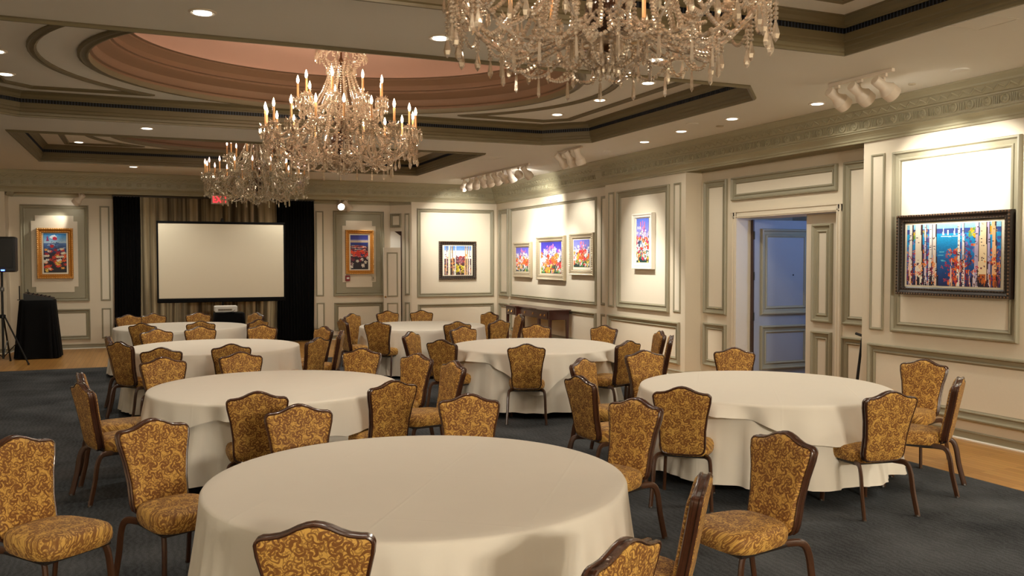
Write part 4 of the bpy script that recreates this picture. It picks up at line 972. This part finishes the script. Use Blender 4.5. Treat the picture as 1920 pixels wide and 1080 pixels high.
# ------------------------------------------------------------------ chandeliers
NL, NU = 18, 9
def make_chandelier(lower_c, bulb, CR):
    """local z = 0 at the lowest tassel; lower candle ring .82 m, upper ring .47 m"""
    r = empty('crystal_chandelier', (0, 0, 0)); Z = lambda z: z-2.79
    def P(rad, a, z): return (rad*cos(a), rad*sin(a), Z(z))
    M().lathe([(.0, Z(2.93)), (.03, Z(2.94)), (.018, Z(2.99)), (.018, Z(3.02)), (.04, Z(3.03)), (.018, Z(3.26)), (.05, Z(3.30)), (.085, Z(3.36)), (.05, Z(3.42)), (.022, Z(3.46)), (.06, Z(3.54)), (.03, Z(3.62)), (.018, Z(3.7)), (.045, Z(3.76)), (.02, Z(3.84)), (.014, Z(4.02)), (.03, Z(4.06)), (.012, Z(4.1)), (.010, Z(4.46)), (.05, Z(4.47)), (.06, Z(4.5)), (0, Z(4.505))], 12).build('stem', STEMM, r, 40)
    M().lathe([(.03, Z(3.03)), (.085, Z(3.05)), (.118, Z(3.10)), (.125, Z(3.16)), (.11, Z(3.22)), (.07, Z(3.25)), (.03, Z(3.26))], 16).build('amber_urn', AMBER, r, 40)
    dish = M().lathe([(.02, Z(2.965)), (.12, Z(2.955)), (.20, Z(2.975)), (.215, Z(2.985)), (.20, Z(2.982)), (.02, Z(2.975))], 20); dish.build('glass_dish', CR, r, 30)
    # arms
    def arm_mesh(path, rt, rb, step):
        pts = arcp(path, 6); m = M(); m.tube(pts, rt, 6)
        L = 0; acc = 0
        for i in range(len(pts)-1):
            seg = (pts[i+1]-pts[i]).length; k = max(1, int(seg/step))
            for j in range(k):
                p = pts[i].lerp(pts[i+1], j/k); sd = 1 if (i+j) % 2 else -1
                m.bead((p.x, p.y+sd*rt*1.3, p.z+rt*.5), rb)
        return m.mesh('arm', CR)
    armL = arm_mesh([(.10, 0, Z(3.13)), (.22, 0, Z(3.02)), (.38, 0, Z(2.95)), (.56, 0, Z(2.965)), (.70, 0, Z(3.06)), (.79, 0, Z(3.18)), (.82, 0, Z(3.265))], .010, .0135, .024)
    armU = arm_mesh([(.05, 0, Z(3.56)), (.16, 0, Z(3.44)), (.29, 0, Z(3.42)), (.40, 0, Z(3.50)), (.46, 0, Z(3.56)), (.47, 0, Z(3.60))], .010, .0135, .024)
    m = M().lathe([(.012, 0), (.03, .004), (.062, .012), (.074, .022), (.070, .024), (.03, .012), (.012, .012)], 14, cap=False)
    for k in range(10):
        a = 2*pi*k/10; m.bead((.068*cos(a), .068*sin(a), .008), .008); m.drop((.068*cos(a), .068*sin(a), -.002), .011, .085)
    for k in range(6):
        a = 2*pi*(k+.5)/6; m.add([(.02*cos(a), .02*sin(a), .012), (.05*cos(a-.25), .05*sin(a-.25), .03), (.068*cos(a), .068*sin(a), .062), (.05*cos(a+.25), .05*sin(a+.25), .03)], [(0, 1, 2), (0, 2, 3)])
    m.lathe([(.012, .0), (.018, .02), (.010, .03), (.019, .045), (.019, .052), (.0, .052)], 8)
    BOB = m.mesh('bobeche', CR)
    CND = M().lathe([(.0125, .05), (.0125, .195), (.006, .198)], 8).mesh('candle_sleeve', CANDLE, 40)
    BLB = M().lathe([(.005, .196), (.011, .206), (.0155, .226), (.014, .246), (.007, .27), (.001, .288)], 8).mesh('flame_bulb', bulb, 60)
    TIP = M().lathe([(.005, .196), (.011, .206), (.0155, .226), (.014, .246), (.007, .27), (.001, .288)], 8)
    for n, R_, zc, me, ph in ((NL, .82, 3.265, armL, .0), (NU, .47, 3.60, armU, .12)):
        for i in range(n):
            a = 2*pi*i/n+ph
            o = ob('arm', me, r, (0, 0, 0), a)
            b = ob('bobeche', BOB, o, (R_, 0, Z(zc))); c_ = ob('candle_sleeve', CND, o, (R_, 0, Z(zc))); d_ = ob('flame_bulb', BLB, o, (R_, 0, Z(zc)))
    # swags of beads
    def strands(n, name, fns, ph=0):
        for fn in (fns if isinstance(fns, list) else [fns]):
            m = M(); fn(m, 2*pi/n); me = m.mesh(name, CR)
            for i in range(n): ob(name, me, r, (0, 0, 0), 2*pi*i/n+ph)
    ch = lambda ra, qa, za, rb, qb, zb, sag, n, br: (lambda m, s: m.chain(P(ra, qa*s, za), P(rb, qb*s, zb), sag, n, br))
    dp = lambda ra, qa, za, br, l: (lambda m, s: m.drop(P(ra, qa*s, za), br, l))
    pr_ = lambda ra, qa, za, br, l: (lambda m, s: m.prism(P(ra, qa*s, za), br, l))
    def hang(rad, q, z, n):
        def fn(m, s):
            for k in range(n): m.bead(P(rad, q*s, z-k*.023), .0135)
            m.drop(P(rad, q*s, z-n*.023+.014), .021, .11)
        return fn
    strands(NL, 'bead_swag', [ch(.83, 0, 3.26, .83, 1, 3.26, .13, 16, .0135), ch(.56, 0, 2.955, .56, 1, 2.955, .07, 10, .012), ch(.40, 0, 2.94, .56, .5, 2.89, .035, 10, .012), ch(.80, 0, 3.20, .80, 1, 3.20, .17, 18, .012)])
    strands(NL, 'drop_strand', [hang(.80, .10, 3.22, 9), hang(.84, .5, 3.14, 6)])
    def pend(m, s):
        for k in range(3): m.bead(P(.56, 0, 2.94-k*.02), .011)
        m.prism(P(.56, 0, 2.895), .0125, .12)
    strands(NL, 'prism_pendant', pend)
    strands(NU, 'bead_swag', [ch(.34, 0, 3.47, .62, 0, 3.0, .09, 26, .0155), ch(.40, .5, 3.46, .78, .25, 3.22, .10, 21, .0145), ch(.40, .5, 3.46, .78, .75, 3.22, .10, 21, .0145)])
    strands(NU*2, 'bead_swag', ch(.30, .5, 3.46, .40, .5, 2.97, .03, 23, .0135))
    strands(NU, 'bead_swag', [ch(.48, 0, 3.59, .48, 1, 3.59, .11, 16, .0135), ch(.38, 0, 3.49, .38, 1, 3.49, .09, 12, .0135)], .12)
    strands(NU*3, 'crystal_drop', dp(.45, 0, 3.50, .015, .085), .2)
    strands(NU*2, 'bead_swag', [ch(.10, 0, 4.02, .33, 0, 3.53, .06, 25, .0115), ch(.09, .5, 3.98, .24, .5, 3.50, .05, 22, .0115)], .1)
    strands(12, 'crown_swag', [ch(.06, 0, 3.92, .27, 0, 4.15, .05, 13, .0115), ch(.27, 0, 4.15, .27, 1, 4.15, .05, 8, .011), ch(.27, 0, 4.15, .05, 0, 4.40, .05, 15, .011)])
    strands(24, 'crown_drop', dp(.28, 0, 4.13, .013, .09)); strands(12, 'crown_drop', dp(.16, .5, 3.98, .012, .08))
    strands(12, 'tassel_swag', ch(.20, 0, 2.97, .07, 0, 2.86, .03, 9, .012))
    strands(12, 'tassel_prism', [pr_(.20, .5, 2.97, .0115, .10), pr_(.10, .3, 2.95, .011, .11), dp(.055, 0, 2.88, .012, .075)])
    m = M(); m.lathe([(.0, Z(2.83)), (.022, Z(2.845)), (.03, Z(2.865)), (.022, Z(2.885)), (.0, Z(2.90))], 8); m.drop((0, 0, Z(2.845)), .02, .055); m.build('tassel_ball', CR, r)
    return r
ch1 = make_chandelier(None, BULBA, CRYST)
ch1.location = (2.03, 9.75, 2.79); tag(ch1, 'lit crystal chandelier with candle bulbs under the pink oval dome', 'chandelier', 'crystal chandeliers')
ch2 = copy_tree(ch1); ch2.location = (2.24, 4.05, 2.79); ch2.rotation_euler = (0, 0, .1); tag(ch2, 'nearest crystal chandelier, cut off by the top of the frame', 'chandelier', 'crystal chandeliers')
ch3 = make_chandelier(None, BULBC, CRYSTC); ch3.location = (1.76, 15.55, 2.79); tag(ch3, 'dim crystal chandelier before the screen, partly behind the lit one', 'chandelier', 'crystal chandeliers')
for (x, y), k in (((2.03, 9.75), 1.0), ((2.24, 4.05), .42), ((1.76, 15.55), .3)):
    for i in range(6):
        a = 2*pi*i/6; lamp('candle_ring_lamp', 'POINT', (x+.82*cos(a), y+.82*sin(a), 3.50), E_CHAND*k, WARM, .05)
    for i in range(3):
        a = 2*pi*i/3; lamp('candle_ring_lamp', 'POINT', (x+.47*cos(a), y+.47*sin(a), 3.84), E_CHAND*k, WARM, .05)

# ------------------------------------------------------------------ alcove: drapes, screen, projector
def drape(name, x0, x1, y, z0, z1, folds, amp, mt, label, cat, group=None, seed=1):
    r = random.Random(seed); n = folds*8; m = M(); rings = []
    jit = [r.uniform(.6, 1.3) for _ in range(folds+1)]
    for i in range(9):
        t = i/8; z = z1+(z0-z1)*t; ring = []
        for j in range(n+1):
            u = j/n; k = min(folds-1, int(u*folds)); ring.append((x0+(x1-x0)*u+.01*sin(7*u+4*t), y+amp*jit[k]*(.55+.45*t)*sin(2*pi*folds*u+.4*sin(5*t+u*9)), z))
        rings.append(ring)
    m.loft(rings, False); back = [[(p[0], p[1]+.006, p[2]) for p in rg] for rg in rings]; m.loft(back, False)
    o = m.build(name, mt, None, 60); tag(o, label, cat, group); return o
drape('black_drape', -.615, -.10, YA-.22, .03, 3.19, 9, .035, BLKCL, 'black drape hanging left of the projection screen', 'curtain', 'alcove curtains', 1)
drape('black_drape', 2.72, 3.54, YA-.22, .03, 3.19, 13, .035, BLKCL, 'black drape hanging right of the projection screen', 'curtain', 'alcove curtains', 2)
drape('sheer_curtain', -.13, 2.75, YA-.13, .03, 3.19, 17, .07, SHEER, 'taupe sheer curtain behind the projection screen', 'curtain', 'alcove curtains', 3)
o = M().tube([(-.63, YA-.2, 3.2), (3.56, YA-.2, 3.2)], .018, 8).build('curtain_rod', STEEL, None, 40); tag(o, 'thin curtain rail along the top of the alcove drapes', 'curtain rail')
s_ = empty('projection_screen', (1.47, 19.0, 0)); tag(s_, 'large white projection screen with black borders on a tripod', 'projection screen')
M().bbox(-1.232, 1.232, -.006, .0, 1.075, 2.598, .002).build('screen_fabric', SCREENW, s_)
q = M(); q.bbox(-1.262, 1.262, .0, .004, 1.0, 2.635, .001); q.bbox(-1.262, 1.262, -.012, -.001, 2.598, 2.645, .002); q.bbox(-1.262, -1.232, -.012, -.001, 1.0, 2.62, .002); q.bbox(1.232, 1.262, -.012, -.001, 1.0, 2.62, .002); q.build('screen_border', BLKCL, s_)
M().bbox(-1.265, 1.265, -.025, .025, .985, 1.068, .012).build('roller_case', BLKCL, s_)
M().tube([(0, .07, .12), (0, .07, 2.72)], .018, 8).build('post', BLKMT, s_, 40); M().bbox(-.03, .03, .0, .08, 2.63, 2.70, .01).build('top_hook', BLKMT, s_)
for a in (90, 210, 330):
    ob('leg', M().tube([(0, 0, .62), (.55*cos(radians(a)), .55*sin(radians(a)), .012)], .013, 6).mesh('leg', BLKMT, 40), s_, (0, .07, 0))
def draped(name, x0, x1, y0, y1, zt, zb, flare, label, cat, mt=BLKCL, folds=18):
    n = 96; m = M(); cx, cyy = (x0+x1)/2, (y0+y1)/2; hx, hy = (x1-x0)/2, (y1-y0)/2; rings = []
    def sq(t, e=.32):
        c_, s2 = cos(t), sin(t); return abs(c_)**e*(1 if c_ > 0 else -1), abs(s2)**e*(1 if s2 > 0 else -1)
    for k, z in ((.05, zt), (.6, zt), (.97, zt), (1.0, zt-.01)):
        rings.append([(cx+hx*k*sq(2*pi*j/n)[0], cyy+hy*k*sq(2*pi*j/n)[1], z) for j in range(n)])
    for i in range(1, 9):
        u = i/8; rings.append([(cx+(hx+flare*u+.02*u*sin(folds*2*pi*j/n))*sq(2*pi*j/n)[0], cyy+(hy+flare*u+.02*u*sin(folds*2*pi*j/n+1))*sq(2*pi*j/n)[1], zt-.01+(zb-zt)*u) for j in range(n)])
    m.loft(rings, True, True); o = m.build(name, mt, None, 60); tag(o, label, cat); return o
draped('draped_projector_stand', 1.18, 1.74, 17.35, 17.8, .845, .03, .04, 'small black draped stand under the projector', 'stand')
o = empty('projector', (1.40, 17.52, .846)); tag(o, 'white projector on the small black draped stand', 'projector')
M().bbox(-.205, .205, -.14, .16, .02, .135, .012).build('housing', WHITEPL, o); M().bbox(-.15, .11, -.148, -.14, .045, .085, .002).build('vent_panel', BEIGEPL, o)
q = M(); [q.box(-.14+k*.02, -.13+k*.02, -.152, -.146, .05, .08) for k in range(12)]; tag(q.build('vent_slots', BLKPL, o), kind='stuff')
M().tube(arcp([(.16, -.15, .06), (.10, -.20, .03), (.0, -.19, .02), (-.06, -.21, .012), (-.18, -.17, .008)]), .005, 6).build('power_cable', BLKPL, o, 60)
for sx in (-1, 1):
    for sy in (-1, 1): ob('foot', M().lathe([(.012, 0), (.014, .02), (0, .022)], 8).mesh('foot', BLKPL), o, (sx*.16, .01+sy*.11, 0))
draped('draped_cocktail_table', -2.20, -1.60, 18.55, 19.1, 1.10, .03, .085, 'tall black draped table in the corner by the speaker', 'table')
o = empty('mixing_desk', (-1.9, 18.82, 1.10)); tag(o, 'black mixing desk with raised rear on the tall draped table', 'mixing desk')
m = M().add([(-.22, -.2, 0), (.27, -.2, 0), (.27, .2, 0), (-.22, .2, 0), (-.22, -.2, .13), (.27, -.2, .04), (.27, .2, .04), (-.22, .2, .15)], [(3, 2, 1, 0), (4, 5, 6, 7), (0, 1, 5, 4), (2, 3, 7, 6), (1, 2, 6, 5), (3, 0, 4, 7)]); m.build('console_body', BLKPL, o)
kn = M().lathe([(.012, 0), (.011, .02), (0, .022)], 8).mesh('knob', BLKMT)
for i in range(6): ob('knob', kn, o, (-.15+i*.07, -.12, .115-.012*i)); ob('knob', kn, o, (-.15+i*.07, .05, .125-.014*i))
M().tube([(-.17, .1, .13), (-.18, .1, .2)], .008, 6).build('lamp_stub', BLKMT, o); M().tube([(-.30, -.05, .0), (-.30, -.05, .27)], .012, 6).build('antenna', BLKMT, o); M().box(-.34, -.2, -.06, -.04, 0, .015).build('side_arm', BLKMT, o)
# speaker on tripod
t = empty('speaker_stand', (-2.36, 17.83, 0)); tag(t, 'black tripod speaker stand in the left corner', 'stand')
M().tube([(0, 0, .10), (0, 0, 1.66)], .02, 10).build('pole', BLKMT, t, 40); M().lathe([(.03, 1.30), (.034, 1.31), (.034, 1.36), (.026, 1.38)], 10).build('height_collar', STEEL, t, 40)
M().lathe([(.03, .82), (.05, .83), (.05, .88), (.03, .89)], 10).build('leg_collar', BLKMT, t, 40)
for a in (-35, 85, 205):
    a = radians(a); l = ob('leg', M().tube([(.04*cos(a), .04*sin(a), .86), (.52*cos(a), .52*sin(a), .02)], .015, 6).mesh('leg', BLKMT, 40), t)
    ob('brace', M().tube([(.02*cos(a), .02*sin(a), .14), (.30*cos(a), .30*sin(a), .40)], .009, 6).mesh('brace', BLKMT, 40), t)
    ob('rubber_foot', M().lathe([(.018, 0), (.02, .03), (0, .04)], 8, (.52*cos(a), .52*sin(a), 0)).mesh('rubber_foot', BLKPL), l)
o = empty('loudspeaker', (-2.36, 17.83, 1.645)); tag(o, 'black loudspeaker on the tripod stand at the left edge', 'loudspeaker')
M().bbox(-.235, .235, -.16, .2, .0, .625, .02).build('cabinet', BLKPL, o); M().bbox(-.20, .20, -.172, -.16, .07, .60, .006).build('grille', BLKMT, o)
M().bbox(.01, .07, -.178, -.172, .02, .045, .002).build('logo_light', BLUELED, o)
# exit sign
o = empty('exit_sign', (1.478, 19.74, 3.05)); tag(o, 'red lettered exit sign hanging before the sheer curtain', 'exit sign')
M().bbox(-.172, .172, -.03, .03, 0, .20, .006).build('sign_box', EXITW, o); M().tube([(0, 0, .2), (0, 0, .23)], .012, 6).build('ceiling_mount', WHITEPL, o)
for i, ch in enumerate('EXIT'):
    fc = bpy.data.curves.new('letter', 'FONT'); fc.body = ch; fc.size = .185; fc.align_x = 'CENTER'; fc.extrude = .002; fc.offset = .004
    tmp = bpy.data.objects.new('tmp', fc); me = bpy.data.meshes.new_from_object(tmp); bpy.data.objects.remove(tmp); me.materials.clear(); me.materials.append(EXITR)
    lt = ob('letter', me, o, ((-.108, -.018, .058, .116)[i], -.034, .035)); lt.rotation_euler = (pi/2, 0, 0); lt.scale = (.78, 1, 1)

# ------------------------------------------------------------------ console table
o = empty('console_table', (XF-.06, 16.82, 0)); tag(o, 'mahogany console table with brass ring pulls under the silver framed paintings', 'console table')
hw = 1.16; dep = .50
pl = [(0, -hw), (0, hw), (-dep, hw), (-dep, .56), (-dep+.07, .50), (-dep+.07, -.50), (-dep, -.56), (-dep, -hw)]; pl = pl[::-1]
def slab(poly, z0, z1, e):
    return M().loft([[(x, y, z0) for x, y in inset(poly, e)], [(x, y, z0+e) for x, y in poly], [(x, y, z1-e) for x, y in poly], [(x, y, z1) for x, y in inset(poly, e)]], True, True)
area = sum(pl[i-1][0]*pl[i][1]-pl[i][0]*pl[i-1][1] for i in range(len(pl)))
if area < 0: pl = pl[::-1]
slab(pl, .83, .855, .005).build('tabletop', MAHOG, o); slab(inset(pl, .03), .655, .83, .003).build('apron', MAHOG, o)
lg = M().loft([[(x*k, y*k, z) for x, y in ((-.028, -.028), (.028, -.028), (.028, .028), (-.028, .028))] for k, z in ((.55, 0), (.9, .45), (1, .66), (1, .82))], True, True).mesh('leg', MAHOG)
for x, y in ((-dep+.06, hw-.06), (-dep+.06, .58), (-dep+.06, -.58), (-dep+.06, -hw+.06), (-.06, hw-.06), (-.06, -hw+.06)): ob('leg', lg, o, (x, y, 0))
pull = M().lathe([(.0, 0), (.022, 0), (.022, .004), (.008, .006), (.01, .016), (0, .018)], 10).map(lambda x, y, z: (-z, x, y)); pull.tube([(-.014, .02*cos(k*pi/6), -.012+.02*sin(k*pi/6)) for k in range(12)], .003, 5, closed=True); pull = pull.mesh('ring_pull', BRASS, 40)
for y0, y1, xx in ((.64, hw-.10, -dep+.03), (-.48, .48, -dep+.10), (-hw+.10, -.64, -dep+.03)):
    dr = M().bbox(-.012, 0, y0, y1, .675, .81, .004).map(lambda x, y, z: (x+xx, y, z)).build('drawer', MAHOG, o)
    for yy in ((y0+.28*(y1-y0)), (y0+.72*(y1-y0))): ob('ring_pull', pull, dr, (xx-.012, yy, .745))
# folded black stand leaning in the recess
o = empty('folded_stand', (7.90, 8.10, 0)); tag(o, 'thin folded black stand leaning in the corner of doorway recess', 'stand')
M().tube([(-.02, .03, .007), (.06, -.02, .88), (.065, -.03, .93)], [.014, .013, .01], 8).build('pole', BLKMT, o, 40); M().tube([(-.05, -.02, .012), (.055, -.02, .80)], .012, 6).build('side_leg', BLKMT, o, 40)
M().tube([(.065, -.04, .93), (.04, .06, .955)], .016, 8).build('top_clamp', BLKMT, o, 40)
